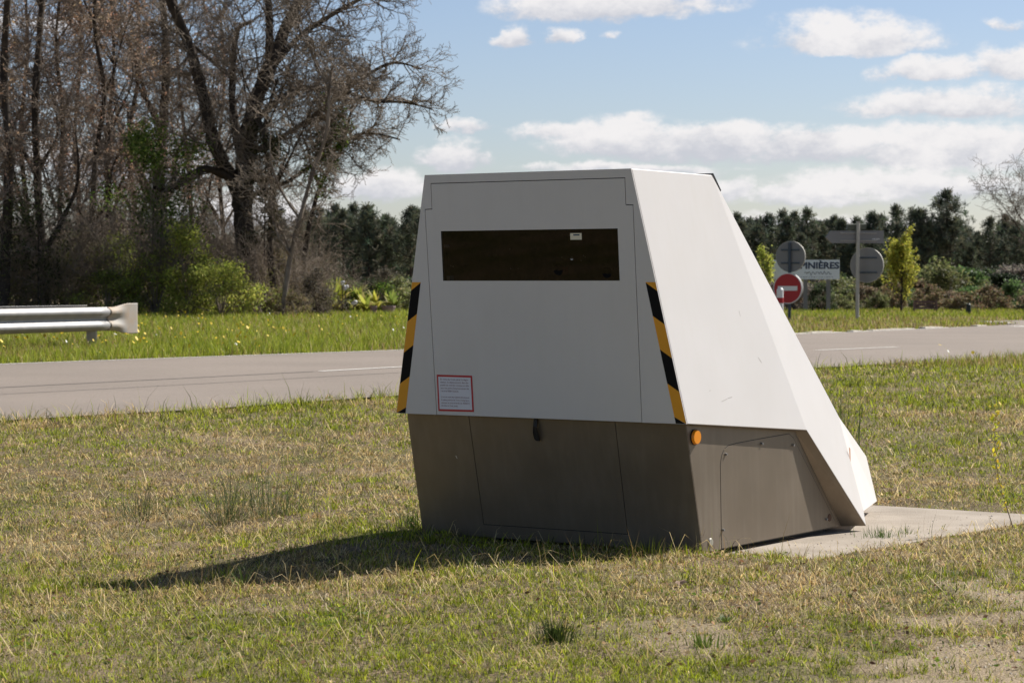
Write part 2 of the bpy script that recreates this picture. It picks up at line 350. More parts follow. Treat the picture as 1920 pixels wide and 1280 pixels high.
# ------------------------------------------------------------------ mesh helpers for objects
def bm_obj(name, bm, m, parent=None, smooth=False, bevel=0):
    bmesh.ops.recalc_face_normals(bm, faces=bm.faces)
    if bevel: bmesh.ops.bevel(bm, geom=[e for e in bm.edges if e.calc_length() > bevel * 3], offset=bevel, segments=1, affect='EDGES', profile=.5)
    me = bpy.data.meshes.new(name); bm.to_mesh(me); bm.free()
    if smooth:
        for p in me.polygons: p.use_smooth = True
    return link(name, me, m, parent)
def add_box(bm, c, s, M=None, mi=0):
    r = bmesh.ops.create_cube(bm, size=1); bmesh.ops.scale(bm, vec=s, verts=r['verts']); bmesh.ops.translate(bm, vec=c, verts=r['verts'])
    if M is not None: bmesh.ops.transform(bm, matrix=M, verts=r['verts'])
    for f_ in {f_ for v_ in r['verts'] for f_ in v_.link_faces}: f_.material_index = mi
    return r['verts']
def add_cyl(bm, p0, p1, r0, r1=None, n=12, caps=True, mi=0):
    p0 = Vector(p0); p1 = Vector(p1); d = p1 - p0
    r = bmesh.ops.create_cone(bm, cap_ends=caps, segments=n, radius1=r0, radius2=r0 if r1 is None else r1, depth=d.length)
    bmesh.ops.transform(bm, matrix=Matrix.Translation((p0 + p1) / 2) @ d.to_track_quat('Z', 'Y').to_matrix().to_4x4(), verts=r['verts'])
    for f_ in {f_ for v_ in r['verts'] for f_ in v_.link_faces}: f_.material_index = mi
    return r['verts']
def prism(bm, pts, off, mi=0):
    """closed plate: polygon pts (world-like vectors) extruded by vector off"""
    a_ = [bm.verts.new(p) for p in pts]; b_ = [bm.verts.new(Vector(p) + Vector(off)) for p in pts]; n = len(pts)
    fs = [bm.faces.new(a_), bm.faces.new(b_[::-1])] + [bm.faces.new((a_[i], b_[i], b_[(i + 1) % n], a_[(i + 1) % n])) for i in range(n)]
    for f_ in fs: f_.material_index = mi
def text_mesh(body, size, name, extrude=0, align='LEFT', bold=0):
    cu = bpy.data.curves.new(name, 'FONT'); cu.body = body; cu.size = size; cu.align_x = align; cu.extrude = extrude; cu.offset = bold; cu.resolution_u = 3
    o = bpy.data.objects.new(name, cu); C.objects.link(o); dg = bpy.context.evaluated_depsgraph_get(); dg.update()
    me = bpy.data.meshes.new_from_object(o.evaluated_get(dg)); bpy.data.objects.remove(o); me.name = name; return me

# ------------------------------------------------------------------ concrete pad
pad_pts = [(.12, -.86), (.10, 1.60), (.6, 1.52), (1.4, 1.47), (2.6, 1.50), (3.34, 1.56), (3.36, -.4), (3.34, -.86)]
bm = bmesh.new(); prism(bm, [TW(s, p, -.016) for s, p in pad_pts], (0, 0, -.14))
o = bm_obj('concrete_pad', bm, MT['concrete']); tag(o, kind='structure')
PADW = np.array([TW(s, p, 0)[:2] for s, p in pad_pts])

# ------------------------------------------------------------------ the radar trailer (local x = p, y = s, z)
TR = thing('speed_camera_trailer', 'white wedge-shaped speed camera trailer with dark window and taupe base on concrete pad', 'speed camera', (float(C0[0]), float(C0[1]), 0))
TR.rotation_euler = (0, 0, math.atan2(NV[1], NV[0]))
def fs(z): return -.308 + (2.031 - z) * (.101 / 1.33)          # white front plane
def bs(z): return -.158 + (.691 - z) * (.158 / .691)           # base front plane
def fp(p, z, off=0): return Vector((p, fs(z) - off, z))
def bpn(p, z, off=0): return Vector((p, bs(z) - off, z))
def sym(P): return P + [Vector((-q_[0], q_[1], q_[2])) for q_ in P]
TRv = Vector((.679, -.308, 2.031)); MRv = Vector((.960, -.207, .701)); Av = Vector((.62, .60, 2.03)); Fv = Vector((.892, 1.19, .60)); Tv = Vector((.953, 1.80, .012))
Stv = Vector((.802, 1.741, .654)); Sbv = Vector((.931, 1.814, .094)); Uv = Vector((.45, 2.76, .35)); Vv = Vector((.45, 2.91, .052))
mir = lambda q_: Vector((-q_.x, q_.y, q_.z))
# side panels, roof, rear slope, chamfers
bm = bmesh.new()
def quad(bm, *p, mi=0): f_ = bm.faces.new([bm.verts.new(q_) for q_ in p]); f_.material_index = mi; return f_
for m_ in (lambda q_: q_, mir):
    quad(bm, m_(TRv), m_(MRv), m_(Fv), m_(Av))
    quad(bm, m_(Av), m_(Fv), m_(Tv), m_(Sbv), m_(Stv))
quad(bm, TRv, Av, mir(Av), mir(TRv)); quad(bm, Av, Stv, mir(Stv), mir(Av))
quad(bm, mir(MRv), MRv, Fv, mir(Fv)); quad(bm, TRv, MRv, mir(MRv), mir(TRv)); quad(bm, Stv, Sbv, mir(Sbv), mir(Stv)); quad(bm, Fv, Tv, mir(Tv), mir(Fv)); quad(bm, Tv, Sbv, mir(Sbv), mir(Tv))
bmesh.ops.remove_doubles(bm, verts=bm.verts, dist=1e-4)
shell = bm_obj('shell', bm, MT['white'], TR, bevel=.004)
# the nose over the drawbar
bm = bmesh.new(); e = .004
for m_ in (lambda q_: q_, mir): quad(bm, m_(Stv + Vector((-e, e, 0))), m_(Sbv + Vector((-e, e, 0))), m_(Vv), m_(Uv))
quad(bm, Stv + Vector((-e, e, 0)), Uv, mir(Uv), mir(Stv + Vector((-e, e, 0)))); quad(bm, Uv, Vv, mir(Vv), mir(Uv)); quad(bm, Vv, Sbv + Vector((-e, e, 0)), mir(Sbv + Vector((-e, e, 0))), mir(Vv))
bmesh.ops.remove_doubles(bm, verts=bm.verts, dist=1e-4)
nose = bm_obj('drawbar_cover', bm, MT['white'], TR, bevel=.004)
bm = bmesh.new()
n_r = (mir(Av) - Av).cross(Stv - Av).normalized(); n_r = n_r if n_r.z > 0 else -n_r
def rp(a, t_): L_ = Av + (Stv - Av) * t_; return Vector((L_.x * a, L_.y, L_.z)) + n_r * .001
prism(bm, [rp(-.97, .005), rp(.985, .005), rp(.975, .072), rp(-.97, .072)], n_r * .028)
bm_obj('rear_vent', bm, MT['black'], TR)
# front: dark backing is the shell; white frame and door plates stand 6 mm proud with a 5 mm joint
bm = bmesh.new(); quad(bm, fp(-.92, .715, .0015), fp(.92, .715, .0015), fp(.66, 2.015, .0015), fp(-.66, 2.015, .0015)); bm_obj('joint', bm, MT['edge'], TR)
def ep(z): return .679 + (2.031 - z) * (.281 / 1.33)
j = .0042; TH_ = .006
frame = [(-ep(.701), .701), (-.671 - j, .701), (-.686 - j, 1.839 - .0), (-.686 - j, 1.839 + j), (-.637 - j, 1.841 + j), (-.637 - j, 1.981 + j), (.637 + j, 1.981 + j), (.637 + j, 1.841 + j), (.681 + j, 1.839 + j), (.682 + j, .701), (ep(.701), .701), (ep(2.031), 2.031), (-ep(2.031), 2.031)]
bm = bmesh.new(); prism(bm, [fp(p, z, .0025) for p, z in frame], Vector((0, -TH_, 0))); bm_obj('front_frame', bm, MT['white'], TR)
W0, W1, Z0, Z1 = -.5845, .5815, 1.4465, 1.7205
bm = bmesh.new()
for poly in ([(-.637, 1.981), (.637, 1.981), (.637, 1.841), (.681, 1.839), (.681, Z1), (W1, Z1), (W0, Z1), (-.685, Z1), (-.686, 1.839), (-.637, 1.841)],
             [(-.685, Z1), (W0, Z1), (W0, Z0), (-.681, Z0)], [(W1, Z1), (.681, Z1), (.6815, Z0), (W1, Z0)],
             [(-.681, Z0), (W0, Z0), (W1, Z0), (.6815, Z0), (.682, .702), (-.671, .702)]):
    quad(bm, *[fp(p, z, .0025 + TH_) for p, z in poly])
ed = [(-.637, 1.981), (.637, 1.981), (.637, 1.841), (.681, 1.839), (.682, .702), (-.671, .702), (-.686, 1.839), (-.637, 1.841)]
for i in range(len(ed)):
    a_, b_ = ed[i], ed[(i + 1) % len(ed)]; quad(bm, fp(*a_, .0025 + TH_), fp(*b_, .0025 + TH_), fp(*b_, .002), fp(*a_, .002))
we = [(W0, Z0), (W1, Z0), (W1, Z1), (W0, Z1)]
door = bm_obj('front_door', bm, MT['white'], TR)
# window: rim, tinted pane and the equipment behind it
bm = bmesh.new()
for i in range(4):
    a_, b_ = we[i], we[(i + 1) % 4]; quad(bm, fp(*a_, .0024 + TH_), fp(*b_, .0024 + TH_), fp(*b_, -.02), fp(*a_, -.02))
win = bm_obj('window', bm, MT['edge'], TR)
gm2 = bpy.data.materials.new('tinted_glass'); gm2.use_nodes = True; t = gm2.node_tree; t.nodes.clear()
oo = t.nodes.new('ShaderNodeOutputMaterial'); tb = t.nodes.new('ShaderNodeBsdfTransparent'); tb.inputs[0].default_value = (.24, .22, .19, 1)
gl = t.nodes.new('ShaderNodeBsdfGlossy'); gl.inputs['Roughness'].default_value = .015; gl.inputs[0].default_value = (.9, .85, .75, 1)
fr = t.nodes.new('ShaderNodeFresnel'); fr.inputs[0].default_value = 1.38; ms = t.nodes.new('ShaderNodeMixShader')
t.links.new(fr.outputs[0], ms.inputs[0]); t.links.new(tb.outputs[0], ms.inputs[1]); t.links.new(gl.outputs[0], ms.inputs[2]); t.links.new(ms.outputs[0], oo.inputs[0])
bm = bmesh.new(); quad(bm, *[fp(p, z, .0045) for p, z in we]); bm_obj('pane', bm, gm2, win)
# cavity box (needs the shell open: cavity is shallow and stands in front of the joint plate)
# ------------- stickers and stripes
def stick(name, poly, m, par, off, plane=fp, th=.0012):
    bm = bmesh.new(); prism(bm, [plane(p, z, off) for p, z in poly], Vector((0, -th, 0))); return bm_obj(name, bm, m, par)
OF = .0025 + TH_ + .0004
for sg in (-1, 1):
    bm = bmesh.new(); inn = [1.439, 1.436, 1.262, 1.088, .911, .736, .7025]; out = [1.439, 1.392, 1.218, 1.043, .868, .7025, .7025]
    def ip(z): return .742 + (1.439 - z) * (.152 / .736)
    for k in range(6):
        mi = k % 2
        ok = 1.439 if k == 0 else out[k]
        pts = [(ip(inn[k]), inn[k]), (ep(out[k]) - .001, out[k]), (ep(out[k + 1]) - .001, out[k + 1]), (ip(inn[k + 1]), inn[k + 1])]
        if k == 5: pts = [(ip(inn[5]), inn[5]), (ep(.7025) - .004, .7025), (ip(.7025), .7025)]
        bm.faces.new([bm.verts.new(fp(p * sg, z, OF)) for p, z in pts]).material_index = mi
    o = bm_obj('hazard_stripes', bm, [MT['stripe_yellow'], MT['stripe_black']], TR)
lb = stick('warning_label', [(-.659, .925), (-.415, .9245), (-.413, .724), (-.659, .722)], MT['red'], door, OF)
stick('label_paper', [(-.649, .914), (-.425, .9135), (-.4235, .735), (-.649, .733)], MT['paper'], lb, OF + .0013, th=.0004)
lines = ["En vertu du Code pénal, la dégra-", "dation, le déplacement des dis-", "positifs de contrôle constitue un délit", "avec une peine d'emprisonnement de", "2 ans et de 30000 € d'amende.", "", "Le vol ou recel des matériels fait encourir", "la peine prévue de 3 ans d'emprison-", "nement et une amende de 45000 €", "(Articles du Code pénal)."]
txt = None; ux = (fp(1, .8) - fp(0, .8)); uz = (fp(0, .9) - fp(0, .8)).normalized()
bm = bmesh.new()
for i, ln in enumerate(lines):
    if not ln:
        me = bpy.data.meshes.new('text_block'); bm.to_mesh(me); bm.free(); link('text_block', me, MT['ink'], lb); bm = bmesh.new(); continue
    me = text_mesh(ln, .0135, 'line'); vs = np.array([v_.co[:] for v_ in me.vertices]); wdt = vs[:, 0].max() - vs[:, 0].min()
    full = .196 if i not in (4, 9) else (.125 if i == 4 else .115)
    sc = full / wdt; z0 = .896 - i * .0163
    me.transform(Matrix.Diagonal((sc, 1.0, 1, 1)))
    org = fp(-.636, z0, OF + .0021)
    Mx = Matrix((ux.normalized(), uz, ux.normalized().cross(uz))).transposed().to_4x4(); Mx.translation = org
    me.transform(Mx); bm.from_mesh(me); bpy.data.meshes.remove(me)
me = bpy.data.meshes.new('text_block'); bm.to_mesh(me); bm.free(); link('text_block', me, MT['ink'], lb)
# equipment seen through the pane, in front of the dark backing
def inbox(name, p0, p1, z0, z1, m, dep=.0020, th=.0018, par=win): return stick(name, [(p0, z0), (p1, z0), (p1, z1), (p0, z1)], m, par, dep, th=th)
stick('painted_reflection', [(W0, Z0), (W1, Z0), (W1, Z1), (W0, Z1)], mat('painted_reflection', (.20, .14, .08), .6, col2=(.02, .022, .014), noise_scale=14), win, .0016, th=.0002)  # mottled brown-green painted in place of the reflection in the glass
creamy = mat('cream_sticker', (.78, .72, .55), .6); dimg = mat('inner_grey', (.55, .55, .58), .6); blu = mat('inner_blue', (.20, .30, .50), .6); brn = mat('inner_brown', (.06, .035, .022), .8); lens_m = mat('lens_black', (.004, .004, .005), .8, spec=.1)
tg = stick('serial_sticker', [(.276, 1.664), (.349, 1.664), (.349, 1.699), (.276, 1.699)], creamy, win, .0047, th=.0004)
stick('serial_text', [(.296, 1.686), (.336, 1.686), (.336, 1.693), (.296, 1.693)], MT['navy'], tg, .0052, th=.0003)
inbox('bracket', -.572, -.536, 1.63, 1.647, dimg); inbox('bracket', -.5845, -.579, 1.447, 1.718, dimg); inbox('arm', -.565, -.553, 1.52, 1.628, brn)
inbox('casing', -.563, -.515, 1.449, 1.475, blu); inbox('casing', -.562, -.541, 1.449, 1.472, dimg, .0021, .0020)
for (p, z, r_) in ((.188, 1.508, .032), (.50, 1.49, .03)): bm = bmesh.new(); add_cyl(bm, fp(p, z, .0018), fp(p, z, .0040), r_, n=20); bm_obj('lens', bm, lens_m, win)
inbox('sensor', .215, .25, 1.478, 1.52, mat('inner_red', (.16, .03, .015), .6))
for (p, z, r_) in ((.279, 1.566, .010), (-.125, 1.618, .004), (-.125, 1.512, .004), (-.075, 1.512, .003), (.215, 1.571, .004), (.355, 1.579, .004), (.365, 1.572, .004), (.338, 1.553, .004), (-.515, 1.525, .004), (-.53, 1.53, .004)): bm = bmesh.new(); add_cyl(bm, fp(p, z, .0018), fp(p, z, .0042), r_, n=10); bm_obj('indicator', bm, dimg, win)
# ------------- taupe base
ins = lambda q_: q_
bF = Vector((.852, 1.125, .597)); bT = Vector((.838, 1.70, .014)); bM = Vector((.922, -.158, .697)); bB = Vector((.932, -.002, .012))
bm = bmesh.new(); bl = [bM, bB, bT, bF]
for m_ in (ins, mir): quad(bm, *[m_(x_) for x_ in bl])
quad(bm, bM, bB, mir(bB), mir(bM)); quad(bm, bM, bF, mir(bF), mir(bM)); quad(bm, bB, bT, mir(bT), mir(bB)); quad(bm, bF, bT, mir(bT), mir(bF))
bmesh.ops.remove_doubles(bm, verts=bm.verts, dist=1e-4); base = bm_obj('base', bm, MT['taupe'], TR)
for m_ in (ins, mir):                                    # returned edge of the white chamfer
    bm = bmesh.new()
    quad(bm, m_(bF + Vector((.001, 0, 0))), m_(Fv + Vector((-.002, -.002, .004))), m_(Tv + Vector((-.002, -.002, .002))), m_(bT + Vector((.001, 0, 0))))
    quad(bm, m_(bM + Vector((0, 0, -.002))), m_(MRv + Vector((-.003, .004, -.001))), m_(Fv + Vector((-.003, -.002, -.001))), m_(bF + Vector((0, 0, -.002))))
    bm_obj('return_edge', bm, MT['taupe'], shell)
# base front: backing joint + plates
stick('joint', [(-.90, .05), (.90, .05), (.90, .685), (-.90, .685)], MT['edge'], base, .001, bpn, .001)
def bfr(z): return .922 + (.691 - z) * .0145
hx = [(-.486, .687), (-.485, .086), (.471, .087), (.480, .687)]
fr_ = [(-bfr(.69), .6965), (-.486 - j, .6965), (-.485 - j, .086 - j), (.471 + j, .087 - j), (.480 + j, .6965), (bfr(.69), .6965), (bfr(.012), .012), (-bfr(.012), .012)]
stick('base_frame', fr_, MT['taupe'], base, .0022, bpn, .004)
hatch = stick('base_hatch', [(-.486, .696), (-.485, .086), (.471, .087), (.480, .696)], MT['taupe'], base, .0022, bpn, .004)
bm = bmesh.new()                                          # hanging pull strap
pts = [(-.030, .70, .012), (-.028, .66, .03), (-.034, .62, .034), (-.036, .585, .026), (-.028, .575, .022), (-.006, .575, .022), (-.002, .60, .032), (-.004, .65, .034), (-.006, .70, .012)]
prism(bm, [bpn(p - .012, z, o_) for p, z, o_ in pts], Vector((0, .006, 0))); bm_obj('pull_strap', bm, MT['black'], hatch)
# base side hatch, reflector, bolts, on the sunny side (plane through bM,bB,bT,bF)
def bside(s, z, off=0):
    k = (.697 - z) / .685; a_ = bM.lerp(bB, k); b_ = bF.lerp(bT, (.597 - z) / .583)
    tt = (s - a_.y) / (b_.y - a_.y); P = a_.lerp(b_, tt); return Vector((P.x + off, s, z))
hp = [(.207, .016), (.214, .466), (.232, .512), (.262, .542), (.305, .558), (.40, .566), (.70, .576), (1.045, .585), (1.10, .560), (1.62, .05), (1.63, .018)]
def offs(P, d):
    P = [np.array(x_) for x_ in P]; c = sum(P) / len(P); out_ = []
    for i, q_ in enumerate(P):
        e1 = q_ - P[i - 1]; e2 = P[(i + 1) % len(P)] - q_; n1 = np.array([-e1[1], e1[0]]) / np.linalg.norm(e1); n2 = np.array([-e2[1], e2[0]]) / np.linalg.norm(e2)
        nn = n1 + n2; nn /= np.linalg.norm(nn); nn = nn if nn @ (q_ - c) > 0 else -nn; out_.append(q_ + nn * d)
    return out_
for nm, P, o0, m_ in (('joint', offs(hp, .004), .0005, MT['edge']), ('side_hatch', hp, .0017, MT['taupe'])):
    bm = bmesh.new(); a_ = [bm.verts.new(bside(s, z, o0)) for s, z in P]; b_ = [bm.verts.new(bside(s, z, -.002)) for s, z in P]
    bm.faces.new(a_)
    for i in range(len(P)): bm.faces.new((a_[i - 1], a_[i], b_[i], b_[i - 1]))
    so = bm_obj(nm, bm, m_, base)
def stud(name, s, z, r_, h_, m_, par, n=14):
    bm = bmesh.new(); a_ = bside(s, z, .001); add_cyl(bm, a_, a_ + Vector((h_, 0, 0)), r_, r_ * .8, n=n); return bm_obj(name, bm, m_, par)
bm = bmesh.new(); a_ = bside(-.074, .626, .0); add_cyl(bm, a_, a_ + Vector((.008, 0, 0)), .042, n=28, mi=1); add_cyl(bm, a_ + Vector((.008, 0, 0)), a_ + Vector((.022, 0, 0)), .039, .035, n=28)
bm_obj('reflector', bm, [MT['orange'], MT['black']], base)
for s, z in ((.272, .516), (.700, .549), (.221, .114), (1.09, .52), (1.50, .07)): stud('screw', s, z, .008, .012, MT['steel'], base, 8)
stud('plug', .080, .060, .023, .007, MT['postgrey'], base)
stud('plug', 1.545, .075, .024, .006, mat('rusty', (.12, .07, .045), .9), base)
rub = mat('pale_scuff', (.62, .58, .52), .8)
stick('scuff', [(-.62, .47), (-.612, .468), (-.608, .452), (-.614, .455)], rub, base, .0064, bpn, .0003)
bm = bmesh.new(); add_box(bm, (0, .92, .0), (1.60, 1.3, .03)); bm_obj('skid', bm, MT['black'], TR)
bm = bmesh.new(); add_box(bm, (0, 2.3, .03), (.6, 1.0, .05)); bm_obj('drawbar', bm, MT['black'], TR)
# orange scrape on the chamfer / cover joint
n_c = (Fv - Av).cross(Tv - Av).normalized(); n_c = n_c if n_c.x > 0 else -n_c
bm = bmesh.new(); P0 = Stv.lerp(Sbv, .43) + n_c * .0015
prism(bm, [P0 + Vector((0, -.012, .06)), P0 + Vector((0, .004, .05)), P0 + Vector((0, .010, -.05)), P0 + Vector((0, -.002, -.02))], n_c * .0006)
bm_obj('paint_scrape', bm, mat('orange_scrape', (.75, .38, .22), .7), nose)

n_s = (MRv - TRv).cross(Av - TRv).normalized(); n_s = n_s if n_s.x > 0 else -n_s
scr = mat('scratch', (.52, .48, .45), .7)
def side_pt(s, z): return Vector((.679 - .065 * (s + .308) + .2161 * (2.031 - z), s, z))
for s, z, ls, lz in ((.22, .80, .07, .012), (.30, .815, .05, .004), (.62, 1.28, .004, -.03), (.10, .86, .02, .004), (.75, 1.02, .03, -.03)):
    bm = bmesh.new(); a_ = side_pt(s, z) + n_s * .0012; b_ = side_pt(s + ls, z + lz) + n_s * .0012; prism(bm, [a_, b_, b_ + Vector((0, .0, .0022)), a_ + Vector((0, 0, .0022))], n_s * .0003); bm_obj('scratch', bm, scr, shell)

# ------------------------------------------------------------------ plants: generators
def nrm(v_): l = math.sqrt(v_[0] ** 2 + v_[1] ** 2 + v_[2] ** 2) + 1e-9; return (v_[0] / l, v_[1] / l, v_[2] / l)
def grow(segs, p, d, L, r, lvl, cfg, rd):
    """cfg: list per level of (segments, wobble, up, children, child_len_ratio, angle)"""
    n, wob, up, kids, ratio, ang = cfg[lvl]; st = L / n; r0 = r
    for i in range(n):
        d = nrm((d[0] + rd.gauss(0, wob), d[1] + rd.gauss(0, wob), d[2] + rd.gauss(0, wob) + up))
        q_ = (p[0] + d[0] * st, p[1] + d[1] * st, p[2] + d[2] * st); r1 = r0 * (1 - .75 * (i + 1) / n)
        segs.append((p, q_, r, r1)); p = q_; r = r1
        if lvl + 1 < len(cfg):
            k = kids / n; k = int(k) + (rd.random() < k - int(k))
            for _ in range(k):
                if i == 0 and rd.random() < .5: continue
                t1 = nrm((rd.gauss(0, 1), rd.gauss(0, 1), rd.gauss(0, .8))); a = ang * rd.uniform(.7, 1.3)
                ca, sa = math.cos(a), math.sin(a)
                dd = nrm((d[0] * ca + t1[0] * sa, d[1] * ca + t1[1] * sa, d[2] * ca + t1[2] * sa))
                grow(segs, p, dd, L * ratio * rd.uniform(.6, 1.2) * (1 - .35 * i / n), max(r * .6, .006), lvl + 1, cfg, rd)
def segs_mesh(name, segs, sides=3, rmin=.007):
    S = np.array([(*a, *b, c, d) for a, b, c, d in segs], np.float64)
    P0 = S[:, :3]; P1 = S[:, 3:6]; r0 = np.maximum(S[:, 6], rmin); r1 = np.maximum(S[:, 7], rmin)
    d = P1 - P0; l = np.linalg.norm(d, axis=1)[:, None] + 1e-9; d = d / l; P1 = P1 + d * r1[:, None] * .4
    h = np.where(np.abs(d[:, 2:3]) < .9, np.array([[0, 0, 1.]]), np.array([[1., 0, 0]])); a = np.cross(d, h); a /= np.linalg.norm(a, axis=1)[:, None]; b = np.cross(d, a)
    V = []
    for P, r in ((P0, r0), (P1, r1)):
        for k in range(sides):
            an = 2 * math.pi * k / sides; V.append(P + (a * math.cos(an) + b * math.sin(an)) * r[:, None])
    V = np.stack(V, 1); n = len(S); base_ = (np.arange(n) * 2 * sides)[:, None]
    fcs = np.concatenate([base_ + np.array([[k, (k + 1) % sides, sides + (k + 1) % sides, sides + k]]) for k in range(sides)])
    return np_mesh(name, V.reshape(-1, 3), [fcs], smooth=sides > 4)
def tube_mesh(name, lines, sides=9, rough=.12):
    """lines: list of [(x,y,z,r),...] joined tubes"""
    V = []; Fc = []; o = 0
    for L in lines:
        P = np.array(L, float); m = []
        for i in range(len(P) - 1):
            for j in range(4):
                t_ = j / 4; Pm = P[max(i - 1, 0)]; Pn = P[min(i + 2, len(P) - 1)]
                m.append(.5 * ((2 * P[i]) + (-Pm + P[i + 1]) * t_ + (2 * Pm - 5 * P[i] + 4 * P[i + 1] - Pn) * t_ ** 2 + (-Pm + 3 * P[i] - 3 * P[i + 1] + Pn) * t_ ** 3))
        m.append(P[-1]); m = np.array(m); d = np.gradient(m[:, :3], axis=0); d /= np.linalg.norm(d, axis=1)[:, None] + 1e-9
        a = np.cross(d, [0, 1, 0]); a /= np.linalg.norm(a, axis=1)[:, None] + 1e-9; b = np.cross(d, a)
        for k in range(sides):
            an = 2 * math.pi * k / sides; rr = m[:, 3:4] * (1 + rough * rng.normal(size=(len(m), 1))); V.append(m[:, :3] + (a * math.cos(an) + b * math.sin(an)) * rr)
        n = len(m); ii = (np.arange(n * sides).reshape(sides, n)) + o; jj = np.roll(ii, -1, axis=0)
        Fc.append(np.stack([ii[:, :-1], ii[:, 1:], jj[:, 1:], jj[:, :-1]], -1).reshape(-1, 4)); o += n * sides
    return np_mesh(name, np.concatenate(V), [np.concatenate(Fc)], smooth=True)
def leaf_mesh(name, P, size, col, flat=0.0, aspect=1.6):
    """P (n,3) centres, size (n,), col (n,3): one bent quad each"""
    n = len(P); a = rng.normal(size=(n, 3)); a[:, 2] *= (1 - flat * .5); a /= np.linalg.norm(a, axis=1)[:, None]
    h = rng.normal(size=(n, 3)); b = np.cross(a, h); b /= np.linalg.norm(b, axis=1)[:, None] + 1e-9
    s = np.asarray(size)[:, None]; V = np.stack([P - a * s * .5 * aspect, P + b * s * .32, P + a * s * .5 * aspect, P - b * s * .32], 1)
    f_ = np.arange(n * 4).reshape(n, 4); return np_mesh(name, V.reshape(-1, 3), [f_], col=np.repeat(col, 4, axis=0))
def pal(cols, n, jit=.15):
    c = np.array(cols, float)[rng.integers(0, len(cols), n)]; return np.clip(c * (1 + rng.normal(size=(n, 1)) * jit) * (1 + rng.normal(size=(n, 3)) * .05), .003, .95)
GB = lambda x, D: float(G(x, D))
def base_at(x, D): X = (x - 960) / F * D; return (X, D, GB(X, D))

# ---- bare trees of the left wood
CFG = [(7, .13, .05, 16, .50, .85), (6, .18, .03, 10, .55, .8), (4, .22, .02, 6, .6, .75), (3, .25, .0, 0, .5, .7)]
def limb(pts, D, ox, oz=0):
    """pixel polyline (x, y, width px, depth offset) to local tube points"""
    out_ = []
    for x, y, w, dd in pts:
        P = PX(x, y, D + dd); out_.append((P[0] - ox[0], P[1] - ox[1], P[2] - ox[2], w / F * D / 2))
    return out_
def kids_on(segs, L, per_m, length, r, cfg, rd, up=.25, start=.15, outward=None):
    P = np.array(L); 
    for i in range(len(P) - 1):
        a, b = P[i], P[i + 1]; ln = np.linalg.norm(b[:3] - a[:3]); k = ln * per_m; k = int(k) + (rd.random() < k - int(k))
        if i / len(P) < start: continue
        d0 = nrm(tuple(b[:3] - a[:3]))
        for _ in range(k):
            t_ = rd.random(); p = a + (b - a) * t_; t1 = nrm((rd.gauss(0, 1), rd.gauss(0, .8), rd.gauss(0, .7)))
            dd = nrm((d0[0] * .5 + t1[0], d0[1] * .5 + t1[1], d0[2] * .5 + t1[2] + up))
            if outward: dd = nrm((dd[0] + outward, dd[1], dd[2]))
            grow(segs, tuple(p[:3]), dd, length * rd.uniform(.5, 1.15), min(r, p[3] * .7), 0, cfg, rd)
# the big oak
D0 = 88; org = base_at(475, D0)
oak = thing('oak_tree', 'big leafless oak with dark forked trunk and wide spreading crown, nearest the white trailer', 'tree', org)
rd = random.Random(3)
L1 = limb([(472, 600, 44, 0), (464, 500, 37, 0), (457, 420, 36, 0), (455, 350, 38, 0), (462, 300, 36, 0), (470, 230, 34, 0), (490, 160, 30, .3), (520, 90, 25, .6), (556, 10, 20, 1), (590, -80, 14, 1.5), (620, -170, 8, 2)], D0, org)
L2 = limb([(455, 385, 26, 0), (435, 335, 27, 0), (405, 280, 24, -.3), (388, 210, 22, -.6), (368, 130, 21, -.8), (345, 60, 19, -1), (318, 0, 17, -1.2), (290, -90, 10, -1.5)], D0, org)
L3 = limb([(452, 300, 17, 0), (438, 220, 15, .5), (436, 140, 13, .8), (444, 60, 10, 1), (470, 42, 6, 1.2)], D0, org)
L4 = limb([(448, 352, 18, 0), (415, 325, 15, -.5), (380, 318, 14, -1), (345, 340, 13, -1.6), (318, 356, 10, -2), (290, 352, 7, -2.5)], D0, org)
L5 = limb([(505, 120, 16, .5), (505, 40, 15, .4), (500, -60, 11, .2), (512, -150, 6, 0)], D0, org)
L6 = limb([(470, 235, 14, 0), (520, 190, 11, -.8), (570, 165, 9, -1.5), (640, 172, 7, -2), (705, 190, 6, -2.4), (760, 192, 4.5, -2.6), (810, 205, 3, -2.8)], D0, org)
L7 = limb([(500, 140, 13, .4), (560, 70, 11, .9), (620, 30, 9, 1.4), (690, -10, 7, 2), (760, -50, 4, 2.4)], D0, org)
L8 = limb([(465, 290, 12, 0), (540, 250, 9, 1), (610, 200, 7, 1.6), (690, 140, 6, 2.2), (740, 118, 5, 2.5), (790, 130, 3, 2.8)], D0, org)
L9 = limb([(440, 150, 9, .8), (380, 100, 7, 1.4), (330, 60, 6, 2), (280, 40, 4, 2.5)], D0, org)
L10 = limb([(465, 370, 10, 0), (540, 340, 8, .6), (610, 290, 6, 1), (680, 250, 5, 1.4), (750, 262, 3, 1.8)], D0, org)
link('trunk', tube_mesh('trunk', [L1, L2, L3, L4, L5, L6, L7, L8, L9, L10]), MT['bark'], oak)
S_ = []
for L, pm, ln, ow in ((L1, 2.6, 3.6, .45), (L2, 2.2, 2.8, -.2), (L3, 2, 2.2, 0), (L4, 1.5, 1.6, -.3), (L5, 2.4, 2.6, .3), (L6, 4.6, 1.25, .0), (L7, 4.0, 2.0, .15), (L8, 4.6, 1.3, .0), (L9, 1.6, 1.8, -.3), (L10, 4.2, 1.6, .2)):
    kids_on(S_, L, pm * 1.5, ln, .04, CFG[1:] if ln < 2.5 else CFG[1:], rd, .1, .3 if L is L1 else .1, ow)
link('crown', segs_mesh('crown', S_, 3, .0085), MT['twig'], oak)

